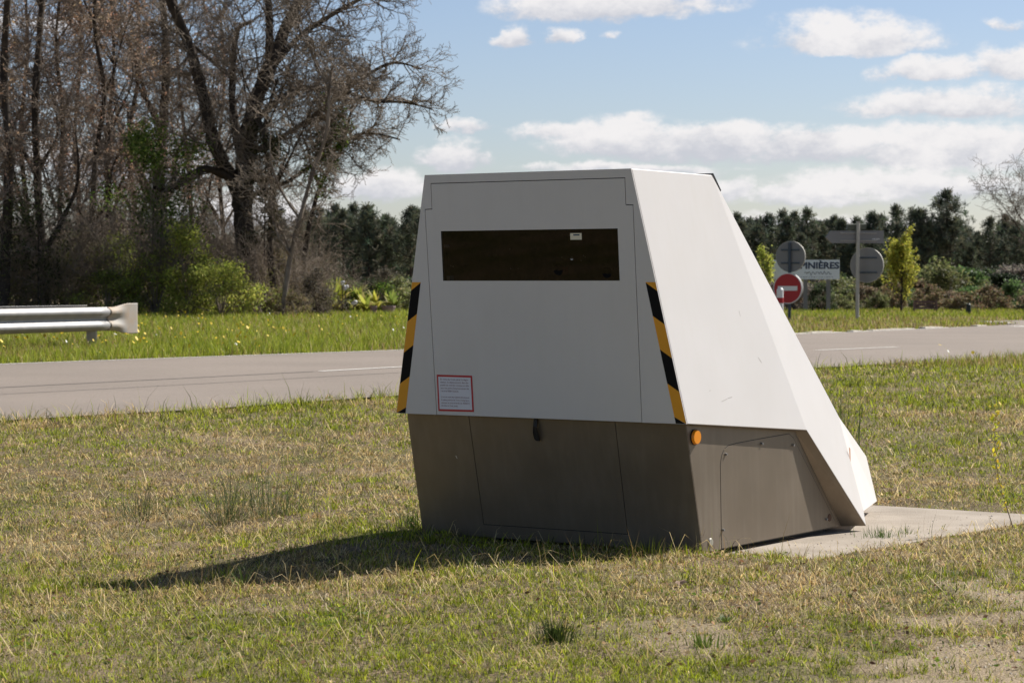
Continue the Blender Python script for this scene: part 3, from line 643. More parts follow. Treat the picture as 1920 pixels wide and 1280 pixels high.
wood = 'bare trees of the roadside wood'
spec = [ # x at foot, D, x,y control points, trunk width px, red twigs?, label
 ('dark_tree', 300, 96, [(300, 560), (296, 400), (305, 250), (312, 100), (300, -40)], 27, 0, 'tall dark upright tree with thick straight trunk behind the ivy clump'),
 ('bare_tree', 12, 84, [(5, 600), (12, 450), (18, 300), (8, 150), (14, 0), (20, -80)], 24, 1, 'bare tree with stout trunk at the far left edge of the wood'),
 ('bare_tree', 84, 86, [(85, 590), (80, 480), (70, 330), (66, 180), (78, 20), (80, -90)], 20, 1, 'bare tree with dark slightly curved trunk, second from the left edge'),
 ('bare_tree', 112, 92, [(118, 580), (112, 400), (118, 220), (105, 80), (120, -60)], 11, 1, 'slim upright bare tree between two thicker trunks above the guard rail'),
 ('bare_tree', 165, 90, [(150, 580), (172, 420), (178, 300), (196, 180), (176, 40), (190, -80)], 14, 1, 'crooked bare tree with reddish brown twigs above the rail end'),
 ('bare_tree', 212, 94, [(205, 590), (204, 420), (200, 260), (214, 120), (205, -50)], 12, 1, 'narrow straight bare tree just right of the crooked one'),
 ('bare_tree', 250, 99, [(246, 580), (255, 420), (240, 270), (262, 120), (255, -60)], 13, 1, 'bare tree with reddish twigs half hidden behind the ivy-clad one'),
 ('bare_tree', 365, 101, [(372, 580), (360, 430), (352, 300), (335, 150), (330, -20)], 11, 1, 'thin background tree seen between the ivy clump and the oak trunk'),
 ('bare_tree', 420, 104, [(425, 580), (418, 430), (410, 290), (420, 150), (412, 10)], 10, 0, 'slender background tree just left of the oak trunk'),
 ('bare_tree', 520, 86, [(522, 585), (505, 470), (512, 360), (495, 250), (520, 150)], 14, 0, 'multi-twigged bare tree with mossy trunk close right of the oak trunk'),
 ('pale_tree', 535, 82, [(528, 590), (545, 480), (562, 410), (585, 330), (612, 250), (618, 170), (625, 120)], 11, 2, 'leaning slim tree with pale bark right of the oak trunk'),
 ('bare_tree', 575, 90, [(560, 590), (575, 450), (600, 350), (640, 280), (660, 200)], 11, 0, 'low bare tree leaning right towards the open field'),
 ('bare_tree', 45, 98, [(40, 580), (52, 420), (38, 260), (52, 100), (44, -60)], 13, 1, 'bare tree standing behind the two leftmost trunks'),
 ('bare_tree', 140, 104, [(136, 580), (148, 400), (140, 250), (152, 90), (142, -50)], 11, 1, 'background bare tree with tangled reddish crown on the left'),
 ('bare_tree', -40, 90, [(-50, 590), (-40, 400), (-52, 200), (-30, 40), (-44, -80)], 18, 1, 'bare tree only partly inside the left edge of the view'),
]
CFGS = [(6, .16, .06, 9, .55, .8), (5, .2, .04, 6, .6, .75), (3, .25, .02, 0, .55, .7)]
for k, (nm, xf, D, cps, w, red, lab) in enumerate(spec):
    og = base_at(xf, D); rd = random.Random(50 + k); T_ = thing(nm, lab, 'tree', og, wood)
    n = len(cps); main = limb([(x, y, w * (1 - .62 * i / (n - 1)), rd.uniform(-.3, .3)) for i, (x, y) in enumerate(cps)], D, og)
    lines = [main]; 
    for _ in range(5):
        i = rd.randint(1, n - 2); a = main[i]; a = (a[0], a[1], a[2], a[3] * .7); sg = rd.choice((-1, 1)); ln = rd.uniform(1.3, 2.6)
        lines.append([a, (a[0] + sg * ln * rd.uniform(.15, .3), a[1] + rd.uniform(-.4, .4), a[2] + ln * .45, a[3] * .7), (a[0] + sg * ln * rd.uniform(.3, .5), a[1] + rd.uniform(-.6, .6), a[2] + ln * 1.0, a[3] * .45), (a[0] + sg * ln * rd.uniform(.4, .75), a[1] + rd.uniform(-1, 1), a[2] + ln * 1.7, a[3] * .2)])
    link('trunk', tube_mesh('trunk', lines, 7), MT['palebark'] if red == 2 else MT['bark'], T_)
    S_ = []; 
    for L in lines: kids_on(S_, L, 2.9 if L is main else 3.2, 2.0 if red != 2 else 1.3, .026, CFGS, rd, .15, .12)
    link('crown', segs_mesh('crown', S_, 3, .009), MT['twigred'] if red == 1 else MT['twig'], T_)
    if red == 1 and k != 2:                              # withered leaves that stayed on
        pts = np.array([s_[1] for s_ in S_ if s_[1][2] > 3]); sel = pts[rng.integers(0, len(pts), 2400)]
        cen = sel[rng.integers(0, len(sel), 26)]; dm = np.min(np.linalg.norm(sel[:, None] - cen[None], axis=2), axis=1); sel = sel[dm < 1.1]
        sel = sel + rng.normal(size=sel.shape) * .12
        link('leaves', leaf_mesh('leaves', sel, rng.uniform(.05, .11, len(sel)), pal([(.50, .30, .20), (.36, .24, .14), (.55, .38, .26)], len(sel))), MT['leaf'], T_)

# understorey saplings: four kinds, copied
CFGU = [(6, .15, .08, 10, .5, .7), (4, .2, .05, 7, .6, .7), (3, .25, .03, 0, .6, .7)]
protos = []
for k in range(5):
    rd = random.Random(90 + k); S_ = []
    for _ in range(9): grow(S_, (rd.uniform(-.4, .4), rd.uniform(-.3, .3), 0), nrm((rd.gauss(0, .22), rd.gauss(0, .22), 1)), rd.uniform(3.0, 5.6), .025, 0, CFGU, rd)
    T_ = thing('thicket_shrub', 'x', 'shrub'); link('stems', segs_mesh('stems', S_, 3, .009), MT['twigred'] if k % 2 else MT['twig'], T_)
    P = np.array([s_[1] for s_ in S_]); P = P[P[:, 2] < 3.0]; P = P[rng.integers(0, len(P), 700)] + rng.normal(size=(700, 3)) * .15
    link('leaves', leaf_mesh('leaves', P, rng.uniform(.04, .09, 700), pal([(.19, .21, .05), (.24, .19, .09), (.14, .12, .06)] if k % 2 else [(.27, .21, .13), (.19, .145, .09)], 700)), MT['leaf'], T_)
    protos.append(T_)
rd = random.Random(4); us = []
for i in range(60):
    x = -70 + i * 11.8 + rd.uniform(-10, 10); D = rd.uniform(90, 106) if i % 3 else rd.uniform(84, 90)
    us.append((x, D))
us.sort(key=lambda q_: q_[1])
gU = 'leafless shrubs forming the thicket under the roadside trees'
for i, (x, D) in enumerate(us):
    sc = rd.uniform(.45, .8) * (1 if x < 520 else .75)
    P = protos[i % 5]; lab = 'leafless shrub %s, %s' % ('behind the guard rail' if x < 130 else 'behind the guard rail end' if x < 260 else 'under the ivy clump' if x < 400 else 'around the oak trunk' if x < 520 else 'right of the oak trunk', 'at the front of the thicket' if D < 92 else 'in the middle of the thicket' if D < 99 else 'at the back of the thicket')
    if i < 5: P.location = base_at(x, D); P.rotation_euler = (0, 0, rd.uniform(0, 6)); P.scale = (sc, sc, sc); P['label'] = lab; P['group'] = gU
    else: dup(P, base_at(x, D), rd.uniform(0, 6), sc, lab, gU)

# leafy shrub builder
def shrub(name, lab, cat, x, D, w, h, n, ls, cols, group=None, clumps=12, z0=.0, stem=True, shape='dome', stemcol='twig', loc=None):
    og = loc or base_at(x, D); T_ = thing(name, lab, cat, og, group); P = []; cs = []
    for _ in range(clumps):
        zz = random.uniform(.12, 1); 
        rr = w / 2 * (math.sqrt(max(0, 1 - (zz * .95) ** 2)) if shape == 'dome' else (1 - abs(zz - .45)) if shape == 'column' else 1) * math.sqrt(random.random())
        a = random.uniform(0, 6.28); cs.append((rr * math.cos(a), rr * math.sin(a), z0 + zz * (h - z0) * .92))
    cs = np.array(cs); k = rng.integers(0, clumps, n); P = cs[k] + rng.normal(size=(n, 3)) * np.array([w, w, h * .8]) * (.085 if clumps > 10 else .12); P[:, 2] = np.maximum(P[:, 2], .02)
    tone = rng.uniform(.6, 1.25, clumps)[k][:, None]
    link('foliage', leaf_mesh('foliage', P, rng.uniform(.6, 1.3, n) * ls, np.clip(pal(cols, n) * tone, .003, .9)), MT['leaf'], T_)
    if stem:
        S_ = []
        for c in cs:
            m_ = (c[0] * .35, c[1] * .35, c[2] * .5); S_ += [((0, 0, 0), m_, .02, .015), (m_, tuple(c), .015, .006)]
            for _ in range(5): S_.append((tuple(c), tuple(c + rng.normal(size=3) * np.array([w, w, h]) * .12), .007, .005))
        link('stems', segs_mesh('stems', S_, 4, .006), MT[stemcol], T_)
    return T_
YG = [(.46, .50, .09), (.38, .42, .08), (.24, .28, .06), (.54, .54, .13)]
DG = [(.07, .13, .02), (.12, .20, .03), (.20, .28, .05)]
BR_ = [(.24, .19, .11), (.19, .15, .085), (.17, .17, .06)]
shrub('green_bush', 'tall yellow-green leafing bush left of the oak trunk, its tip like a spire', 'bush', 352, 83, 1.9, 3.1, 5200, .075, YG, None, 24, shape='column')
shrub('green_bush', 'broad yellow-green bush in front of the oak trunk foot', 'bush', 415, 82, 2.6, 1.9, 5200, .07, YG, None, 22)
shrub('green_bush', 'rounded light green bush under the ivy clump', 'bush', 292, 84, 2.0, 2.5, 4200, .07, YG[:3] + BR_[:1], None, 20)
shrub('green_bush', 'low dull green bush beside the guard rail end', 'bush', 200, 84, 2.6, 1.6, 3600, .065, [YG[2], BR_[2], YG[1]], None, 18)
shrub('green_bush', 'olive bush with mixed brown twigs behind the guard rail', 'bush', 115, 86, 2.6, 2.2, 3600, .065, [YG[2], BR_[2], BR_[0]], None, 18)
shrub('brown_bush', 'brown-green bush at the left edge behind the guard rail', 'bush', 30, 85, 2.6, 1.9, 3400, .065, BR_ + [YG[2]], None, 18)
shrub('brown_bush', 'low brown brush just right of the oak foot', 'bush', 500, 83, 1.9, 1.2, 3000, .055, BR_ + [YG[2]], None, 16)
shrub('brown_bush', 'rounded grey-brown bush between the wood and the white flowers', 'bush', 598, 84, 1.7, 1.7, 4600, .05, [(.17, .145, .11), (.12, .10, .075), (.09, .075, .05)], None, 18)
shrub('brown_bush', 'small dry bush at the foot of the pale leaning tree', 'bush', 552, 82, 1.3, .8, 1800, .05, BR_, None, 12)
shrub('green_bush', 'big olive green bush left of the ivy clump, behind the rail end', 'bush', 228, 87, 2.4, 2.9, 4200, .07, [YG[2], BR_[2], YG[1], DG[2]], None, 22)
shrub('brown_bush', 'tall brown-olive bush between the left tree trunks', 'bush', 150, 88, 2.4, 3.1, 3800, .06, BR_ + [YG[2], DG[2]], None, 22)
shrub('brown_bush', 'dark brown-olive bush at the far left edge', 'bush', -10, 87, 2.6, 3.0, 3600, .06, BR_ + [DG[2]], None, 20)
shrub('green_bush', 'dull green undergrowth bush behind the oak foot', 'bush', 455, 92, 2.6, 2.4, 3800, .07, [YG[2], BR_[0], BR_[2]], None, 20)
shrub('brown_bush', 'twiggy brown bush between the oak and the pale leaning tree', 'bush', 520, 89, 1.9, 2.3, 2800, .055, BR_, None, 18)
def ivy(lab, x, y, D, w, h, n, cols=DG):
    P0 = PX(x, y, D); T_ = thing('ivy', lab, 'ivy', (P0[0], D, GB(P0[0], D)), 'ivy clumps climbing the roadside trees')
    cs = rng.normal(size=(14, 3)) * np.array([w * .33, w * .25, h * .36]); k = rng.integers(0, 14, n)
    P = cs[k] + rng.normal(size=(n, 3)) * min(w, h) * .16 + np.array([0, 0, P0[2] - GB(P0[0], D)])
    link('foliage', leaf_mesh('foliage', P, rng.uniform(.06, .12, n), pal(cols, n, .35)), MT['leaf'], T_)
    link('stems', segs_mesh('stems', [((0, .1, 0), (0, .1, (P0[2] - GB(P0[0], D)) * .5), .03, .03), ((0, .1, (P0[2] - GB(P0[0], D)) * .5), (.05, .1, P0[2] - GB(P0[0], D) + h * .4), .03, .01)] if x < 500 else [((0, 0, P0[2] - GB(P0[0], D) - h * .45), (.1, 0, P0[2] - GB(P0[0], D) + h * .4), .025, .01)], 5), MT['bark'], T_)
ivy('large glossy ivy clump high on the tree left of the oak', 285, 288, 86, 2.1, 1.5, 2600, DG + [(.30, .36, .10), (.20, .26, .06)])
ivy('dark ivy hanging low on the same tree, above the green bushes', 300, 410, 86, 1.9, 2.7, 3000, DG + [(.22, .27, .07)])
ivy('dark ivy clump in the crown right of the oak trunk', 628, 235, 89, .7, 1.5, 1000)
ivy('ragged ivy wrapping the thin trunks right of the oak', 600, 300, 89, 1.0, 1.3, 900, DG + BR_[:1])
ivy('mossy olive ivy draping the oak\'s right side', 495, 350, 86, 1.0, 3.6, 3000, [(.09, .085, .035), (.07, .065, .03), (.05, .06, .02)])
ivy('thin ivy on the left tree trunks', 70, 430, 84, 2.0, 3.0, 1900, [(.09, .10, .035), (.05, .06, .02)])

# ------------------------------------------------------------------ nursery plants between wood and trailer
def palm(lab, x, D, h, w, cols, n=26, group=None):
    og = base_at(x, D); T_ = thing('palm_shrub', lab, 'plant', og, group); V = []; Fc = []; col = []; o = 0
    for i in range(n):
        a = random.uniform(0, 6.28); tilt = random.uniform(.1, 1.25); L = random.uniform(.7, 1) * h; p = np.array([0, 0, .1]); wd = random.uniform(.05, .09); c = pal(cols, 1)[0]
        side = np.array([-math.sin(a), math.cos(a), 0]); d_el = math.pi / 2 - tilt * .5
        for s in range(5):
            w_ = wd * (1, 1.3, 1.2, .8, .1)[s]; V += [p - side * w_, p + side * w_]; col += [c, c]
            p = p + np.array([math.cos(a) * math.cos(d_el) * w / h, math.sin(a) * math.cos(d_el) * w / h, math.sin(d_el)]) * L / 4; d_el -= tilt * .38
        for s in range(4): Fc.append([o + 2 * s, o + 2 * s + 1, o + 2 * s + 3, o + 2 * s + 2])
        o += 10
    link('fronds', np_mesh('fronds', np.array(V), [np.array(Fc)], col=np.array(col)), MT['leaf'], T_)
    link('stem', segs_mesh('stem', [((0, 0, 0), (0, 0, h * .35), .06, .04)], 8), MT['bark'], T_)
NG = 'potted nursery plants between the wood and the trailer'
YG2 = [(.42, .42, .08), (.30, .34, .06), (.50, .46, .13)]
palm('yellow-tipped leafy plant, tallest of the nursery plants behind the verge', 632, 90, 1.35, 1.2, YG2 + YG2 + [(.50, .34, .04)], 40, NG)
palm('broad-leaved light green plant beside the white flowers', 672, 91, 1.15, .7, YG2, 26, NG)
palm('fan-shaped light green plant in the middle of the nursery row', 703, 90, .95, .8, YG2, 30, NG)
palm('feathery yellow-green plant just left of the white flowers', 615, 89, 1.0, .9, YG2, 30, NG)
palm('bright lime plant between the white flowers and the fan-shaped plant', 686, 89, .8, .8, YG2, 30, NG)
palm('low spreading green plant near the trailer edge', 735, 92, .9, .9, [(.22, .27, .06), (.34, .37, .09)], 26, NG)
shrub('dark_bush', 'dark green bush holding the white flower heads', 'bush', 652, 91, 1.1, 1.0, 2000, .07, DG + BR_[:1], NG, 14)
shrub('dark_bush', 'dark bush behind the fan-shaped plant', 'bush', 720, 94, 1.3, 1.15, 2000, .07, DG + [(.09, .085, .04)], NG, 14)
shrub('pale_bush', 'pale olive bush right against the trailer silhouette', 'bush', 760, 95, 1.5, 1.35, 2400, .08, [(.32, .33, .14), (.22, .26, .09), (.40, .40, .20)], NG, 14)
shrub('grey_bush', 'grey twiggy bush rising behind the nursery plants', 'bush', 720, 99, 1.3, 1.7, 1800, .05, [(.14, .12, .09), (.10, .09, .06)], NG, 14)
shrub('dark_bush', 'dark shrub behind the yellow-tipped plant', 'bush', 622, 94, 1.2, 1.3, 1800, .07, DG, NG, 12)
def blob(name, lab, cat, x, y, D, rx, rz, m, grp=None):
    P0 = PX(x, y, D); g = GB(P0[0], D); T_ = thing(name, lab, cat, (P0[0], D, g), grp); bm = bmesh.new()
    for _ in range(6):
        r = bmesh.ops.create_icosphere(bm, subdivisions=2, radius=1); bmesh.ops.scale(bm, vec=(rx * .6, rx * .5, rz * .6), verts=r['verts'])
        bmesh.ops.translate(bm, vec=(random.uniform(-.5, .5) * rx, random.uniform(-.3, .3) * rx, P0[2] - g + random.uniform(-.45, .45) * rz), verts=r['verts'])
    bm_obj('head', bm, m, T_, smooth=True)
    if P0[2] - g > rz * 1.3: bm = bmesh.new(); add_cyl(bm, (0, 0, -.02), (0, 0, P0[2] - g), .02, n=6); bm_obj('stem', bm, MT['bark'], T_)
blob('white_flower', 'upper round white flower head among the nursery plants', 'flower', 642, 531, 89, .09, .09, MT['plastic'])
blob('white_flower', 'middle white flower head just below the upper one', 'flower', 648, 540, 89, .10, .12, MT['plastic'])
blob('white_flower', 'lowest and brightest white flower head near the grass', 'flower', 663, 567, 88.5, .13, .09, MT['plastic'])
for x, lab in ((700, 'pale pink plant pot left of the wider one'), (728, 'wide pale pink plant pot near the trailer edge')):
    og = base_at(x, 89); T_ = thing('plant_pot', lab, 'plant pot', og); wd = .13 if x == 700 else .24
    bm = bmesh.new(); add_cyl(bm, (0, 0, 0), (0, 0, .3), wd * .8, wd, n=16); add_cyl(bm, (0, 0, .27), (0, 0, .33), wd * 1.08, n=16); bm_obj('pot', bm, mat('pot_clay', (.30, .22, .20), .9), T_)
    bm = bmesh.new(); add_cyl(bm, (0, 0, .331), (0, 0, .345), wd * .85, n=16); bm_obj('soil', bm, MT['bark'], T_)

# ------------------------------------------------------------------ pine forest far behind
def pine(k, h, crown0, w, top, dens=150, round_=False):
    rd = random.Random(200 + k); T_ = thing('pine_tree', 'x', 'tree'); lean = rd.uniform(-.03, .03)
    tr = [(lean * z, 0, z, .14 * (1 - z / h * .8)) for z in (0, h * .3, h * .6, h * .95)]
    link('trunk', tube_mesh('trunk', [tr], 6), MT['bark'], T_)
    P = []; S_ = []
    for _ in range(dens):
        zf = rd.random() ** .8; z = h * (crown0 + (1 - crown0) * zf)
        env = math.sin(math.pi * min(1, (zf * .82 + .18))) ** .7 if round_ else (1 - zf ** 1.6) ** .8 * .9 + .12 * top
        env *= rd.choice((.6, .8, 1, 1, 1.15, 1.5)) * (1 + .35 * math.sin(zf * 19 + k) * math.sin(k * 7 + zf * 11))
        r = w / 2 * env * math.sqrt(rd.random()); a = rd.uniform(0, 6.28); c = (r * math.cos(a) + lean * z, r * math.sin(a), z + rd.gauss(0, .1))
        P.append(c); 
        if rd.random() < .6: S_.append(((lean * z * .9, 0, z - r * .35), c, .03, .012))
    P = np.array(P); m = 13; n = len(P) * m; cen = np.repeat(P, m, axis=0)
    d = rng.normal(size=(n, 3)); d /= np.linalg.norm(d, axis=1)[:, None]; cen = cen + d * .05; tipv = cen + d * rng.uniform(.16, .52, (n, 1)) + np.array([0, 0, .10]); b = np.cross(d, rng.normal(size=(n, 3))); b /= np.linalg.norm(b, axis=1)[:, None]
    V = np.stack([cen - b * .025, cen + b * .025, tipv + b * .04, tipv - b * .04], 1)
    base_c = np.repeat(pal([(.11, .130, .085), (.14, .155, .09), (.09, .115, .08), (.155, .15, .10)], len(P), .25), m, axis=0)
    link('crown', np_mesh('crown', V.reshape(-1, 3), [np.arange(n * 4).reshape(n, 4)], col=np.repeat(base_c, 4, axis=0)), MT['needle'], T_)
    link('branches', segs_mesh('branches', S_, 3, .012), MT['bark'], T_)
    return T_
pines = [pine(0, 7.9, .15, 3.6, 1, 230), pine(1, 7.0, .1, 3.8, 1, 230), pine(2, 8.7, .3, 2.9, 1.2, 170), pine(3, 6.5, .05, 4.0, 1, 250), pine(4, 7.5, .1, 4.0, 1.4, 260), pine(5, 9.3, .45, 4.2, 1, 210, True), pine(6, 6.0, .05, 4.0, 1, 250)]
used = set(); rd = random.Random(8); gP = 'pines of the dark forest beyond the fields'
def put_pine(k, x, D, sc, lab):
    og = base_at(x, D)
    if k not in used: used.add(k); P = pines[k]; P.location = og; P.rotation_euler = (0, 0, rd.uniform(0, 6)); P.scale = (sc,) * 3; P['label'] = lab; P['group'] = gP
    else: dup(pines[k], og, rd.uniform(0, 6), sc, lab, gP)
put_pine(5, 1775, 236, 1.04, 'tall round-topped pine standing above the forest line right of the signs')
put_pine(2, 1678, 240, .98, 'slim spire-topped pine just right of the direction sign top')
put_pine(2, 1512, 238, .94, 'slim pine above the round sign back')
put_pine(0, 1475, 239, .92, 'pointed pine left of the slim one above the round sign')
put_pine(5, 1564, 242, .80, 'small round-topped pine left of the direction sign')
put_pine(2, 1711, 236, .92, 'pointed pine behind the yellow-green tree')
for row, D in enumerate((238, 246, 255, 264, 274, 284)):
    step = 40; x = 560 + rd.uniform(0, 40)
    while x < 2080:
        if not (830 < x < 1290):                         # fully behind the trailer
            left = x < 840; k = rd.choice((0, 1, 3, 4, 6, 2)) if rd.random() < .68 else 5
            sc = (rd.uniform(.72, 1.12) * .93 if not left else rd.uniform(.95, 1.12)) * (1 + .012 * row) * (.84 if k == 5 else 1)
            where = 'right behind the oak' if x < 660 else 'between the oak and the trailer' if left else 'just off the trailer slope' if x < 1440 else 'above the no-entry sign' if x < 1510 else 'above the billboard' if x < 1580 else 'behind the direction sign' if x < 1660 else 'behind the yellow-green tree' if x < 1740 else 'right of the yellow-green tree' if x < 1830 else 'near the right edge'
            lab = 'dark pine of the %s forest row, %s' % (('front', 'second', 'third', 'fourth', 'fifth', 'rearmost')[row], where)
            put_pine(k, x, D + rd.uniform(-3, 3), sc, lab)
        x += step * rd.uniform(.55, 1.5)

for row, D in ((0, 250), (1, 268)):                     # the same stand carries on behind the wood and the trailer
    for x0_, x1_, wh in ((-900, 540, 'behind the roadside wood'), (850, 1280, 'behind the trailer')):
        x = x0_ + row * 25
        while x < x1_:
            put_pine(rd.choice((0, 1, 3, 4, 6, 2, 5)), x, D + rd.uniform(-4, 4), rd.uniform(.85, 1.1), 'dark pine of the %s forest row, %s' % (('front', 'rear')[row], wh)); x += 50 * rd.uniform(.7, 1.3)

# ------------------------------------------------------------------ nursery rows on the right (D about 95-135)
NR = 'nursery shrubs in the field behind the road signs'
kinds = [('brown_bush', 'dry brown', [(0.272, 0.204, 0.128), (0.187, 0.145, 0.093), (0.340, 0.255, 0.170)]), ('olive_bush', 'dull olive', [(0.153, 0.170, 0.060), (0.204, 0.204, 0.085), (0.119, 0.136, 0.051)]), ('red_bush', 'reddish brown', [(.30, .19, .12), (.24, .19, .10), (.20, .20, .08)]), ('green_bush', 'dark green', [(0.076, 0.136, 0.043), (0.119, 0.187, 0.060)]), ('grey_bush', 'grey twiggy', [(0.272, 0.238, 0.204), (0.187, 0.162, 0.136)]), ('dark_bush', 'blackish green', [(0.051, 0.076, 0.034), (0.076, 0.102, 0.043)])]
pr = {}
def put_shrub(kk, x, D, w, h, lab):
    nm, _, cols = kinds[kk]
    if kk not in pr: pr[kk] = shrub(nm, lab, 'bush', x, D, 1.6, 1.3, 2100, .085, cols, NR, 14); pr[kk].scale = (w / 1.6, w / 1.6, h / 1.3); return
    dup(pr[kk], base_at(x, D), rd.uniform(0, 6), (w / 1.6, w / 1.6, h / 1.3), lab, NR)
for i, x in enumerate(range(1462, 1990, 21)):
    kk = (4, 0, 4, 0, 5, 1, 1, 5, 0, 1, 2, 3, 1, 2, 2, 0, 2, 3, 3, 2, 2, 3, 1, 0, 3, 2)[i]
    where = 'behind the billboard posts' if x < 1580 else 'between the direction sign and the yellow-green tree' if x < 1650 else 'behind the yellow-green tree' if x < 1750 else 'right of the yellow-green tree' if x < 1850 else 'near the right edge of the view'
    put_shrub(kk, x + rd.uniform(-6, 6), rd.uniform(100, 112), rd.uniform(1.1, 1.7), rd.uniform(.7, 1.35), '%s nursery bush %s' % (kinds[kk][1], where))
for i, x in enumerate(range(1450, 1990, 27)):
    kk = (4, 1, 1, 4, 5, 1, 1, 1, 3, 1, 0, 1, 1, 3, 1, 5, 1, 4, 1, 3)[i]
    put_shrub(kk, x + rd.uniform(-8, 8), rd.uniform(125, 145), rd.uniform(2.2, 3.4), rd.uniform(1.5, 2.5), 'tall %s hedge bush in the back nursery row %s' % (kinds[kk][1], 'behind the signs' if x < 1660 else 'at the right'))
for i, x in enumerate(range(560, 850, 30)):
    put_shrub((5, 3, 5, 1, 5, 5, 3, 5, 1, 5)[i], x, rd.uniform(118, 130), rd.uniform(1.8, 2.6), rd.uniform(1.2, 1.6), 'dark hedge bush behind the nursery plants left of the trailer')
# yellow-green young tree
D = 97; og = base_at(1690, D); T_ = thing('young_tree', 'slender young tree with fresh yellow-green leaves right of the direction sign', 'tree', og); rd = random.Random(77); S_ = []
grow(S_, (0, 0, 0), (0, 0, 1), 3.2, .05, 0, [(8, .03, .2, 0, 1, 1)], rd)
for i in range(52):
    z = rd.uniform(.25, 2.7); a = rd.uniform(0, 6.28); L = (1.3 - z * .28) * rd.uniform(.75, 1.25)
    grow(S_, (0, 0, z), nrm((math.cos(a), math.sin(a), .95)), L, .02, 0, [(5, .08, .12, 5, .35, .6), (3, .1, .1, 0, 1, 1)], rd)
link('trunk', segs_mesh('trunk', S_, 4, .006), MT['bark'], T_)
P = np.array([s_[1] for s_ in S_ if s_[1][2] > .3 and s_[2] < .03]); P = P[rng.integers(0, len(P), 5600)] + rng.normal(size=(5600, 3)) * .05
link('crown', leaf_mesh('crown', P, rng.uniform(.05, .09, 5600), pal([(.50, .48, .07), (.42, .43, .06), (.56, .50, .10), (.30, .33, .06)], 5600)), MT['leaf'], T_)
shrub('young_tree', 'small light green tree peeking out just above the trailer slope', 'tree', 1434, 99, .8, 2.5, 1500, .08, YG, None, 16, .8, shape='column')
# cloud-pruned dark shrub
D = 108; og = base_at(1887, D); T_ = thing('pruned_tree', 'flat-topped dark pruned shrub on a bare stem near the right edge', 'tree', og)
n = 4200; k = rng.integers(0, 9, n); cs = np.column_stack([rng.uniform(-.55, .5, 9), rng.uniform(-.4, .4, 9), 1.15 + rng.uniform(-.1, .22, 9)]); P = cs[k] + rng.normal(size=(n, 3)) * np.array([.13, .13, .09])
link('crown', leaf_mesh('crown', P, rng.uniform(.05, .1, n), pal([(.02, .035, .018), (.03, .045, .02)], n, .3)), MT['leaf'], T_)
link('trunk', segs_mesh('trunk', [((.15, 0, 0), (.1, 0, .6), .05, .04), ((.1, 0, .6), (0, 0, 1.1), .04, .02), ((.1, 0, .6), (.4, 0, 1.1), .03, .02)], 6), MT['bark'], T_)
# bare tree beyond the right edge
D = 125; og = base_at(1948, D); T_ = thing('bare_tree', 'airy leafless tree rising above the pines at the right edge', 'tree', og); T_.scale = (1, 1, .86); rd = random.Random(5)
tr = [(0, 0, 0, .17), (.1, 0, 1.6, .15), (0, 0, 3, .12), (.1, 0, 4.4, .08), (.2, 0, 6.2, .03)]; br = [tr]
for sx_ in (-1.6, -1.1, -.6, .5, 1.1, 1.7): br.append([(0, 0, 2.6 + abs(sx_) * .3, .04), (sx_ * .5, .2, 3.6 + rd.random(), .03), (sx_ * 1.0, .3, 4.8 + rd.random(), .02), (sx_ * 1.5, .3, 5.6 + rd.random() * 1.4, .01)])
link('trunk', tube_mesh('trunk', br, 6), MT['bark'], T_); S_ = []
for L in br: kids_on(S_, L, 3.4, 2.0, .018, CFGS, rd, .45, .25, -.25)
link('crown', segs_mesh('crown', S_, 3, .008), MT['twig'], T_)

# ------------------------------------------------------------------ signs
def disc(bm, c, r, th, nrm_, mi_face=0, mi_back=0, n=40):
    nv = Vector(nrm_).normalized(); add_cyl(bm, Vector(c) - nv * th / 2, Vector(c) + nv * th / 2, r, n=n, mi=mi_back)
def zat(y, D): return CAMH + (YH - y) / F * D
# left group: grey disc back above a no-entry sign, shared post
D = 74; X0 = (1479 - 960) / F * D; g = GB(X0, D)
nl = Vector((-.55, -1, 0)).normalized()        # face of the no-entry sign
PO = thing('sign_post', 'dark post carrying the red no-entry sign and a round sign seen from behind', 'sign post', (X0, D, g))
bm = bmesh.new(); add_cyl(bm, (.02, .02, -.1), (.02, .02, zat(455, D) - g), .045, n=12); bm_obj('post', bm, MT['postdark'], PO)
S1 = thing('no_entry_sign', 'round red no-entry sign with white bar, lowest sign on the dark post', 'road sign', (X0, D, g)); cz = zat(540.5, D) - g
bm = bmesh.new(); c = nl * .08 + Vector((.0, 0, cz)); add_cyl(bm, c - nl * .10, c, .455, n=44); bm_obj('rim', bm, MT['signback'], S1)
bm = bmesh.new(); add_cyl(bm, c + nl * .001, c + nl * .012, .455, n=44); bm_obj('white_border', bm, MT['signwhite'], S1)
bm = bmesh.new(); add_cyl(bm, c + nl * .0125, c + nl * .017, .43, n=44); bm_obj('face', bm, MT['signred'], S1)
M_s = Matrix.Translation(c + nl * .021) @ nl.to_track_quat('Y', 'Z').to_matrix().to_4x4(); bm = bmesh.new(); add_box(bm, (0, 0, .0), (.62, .006, .135), M_s); bm_obj('bar', bm, MT['signwhite'], S1)
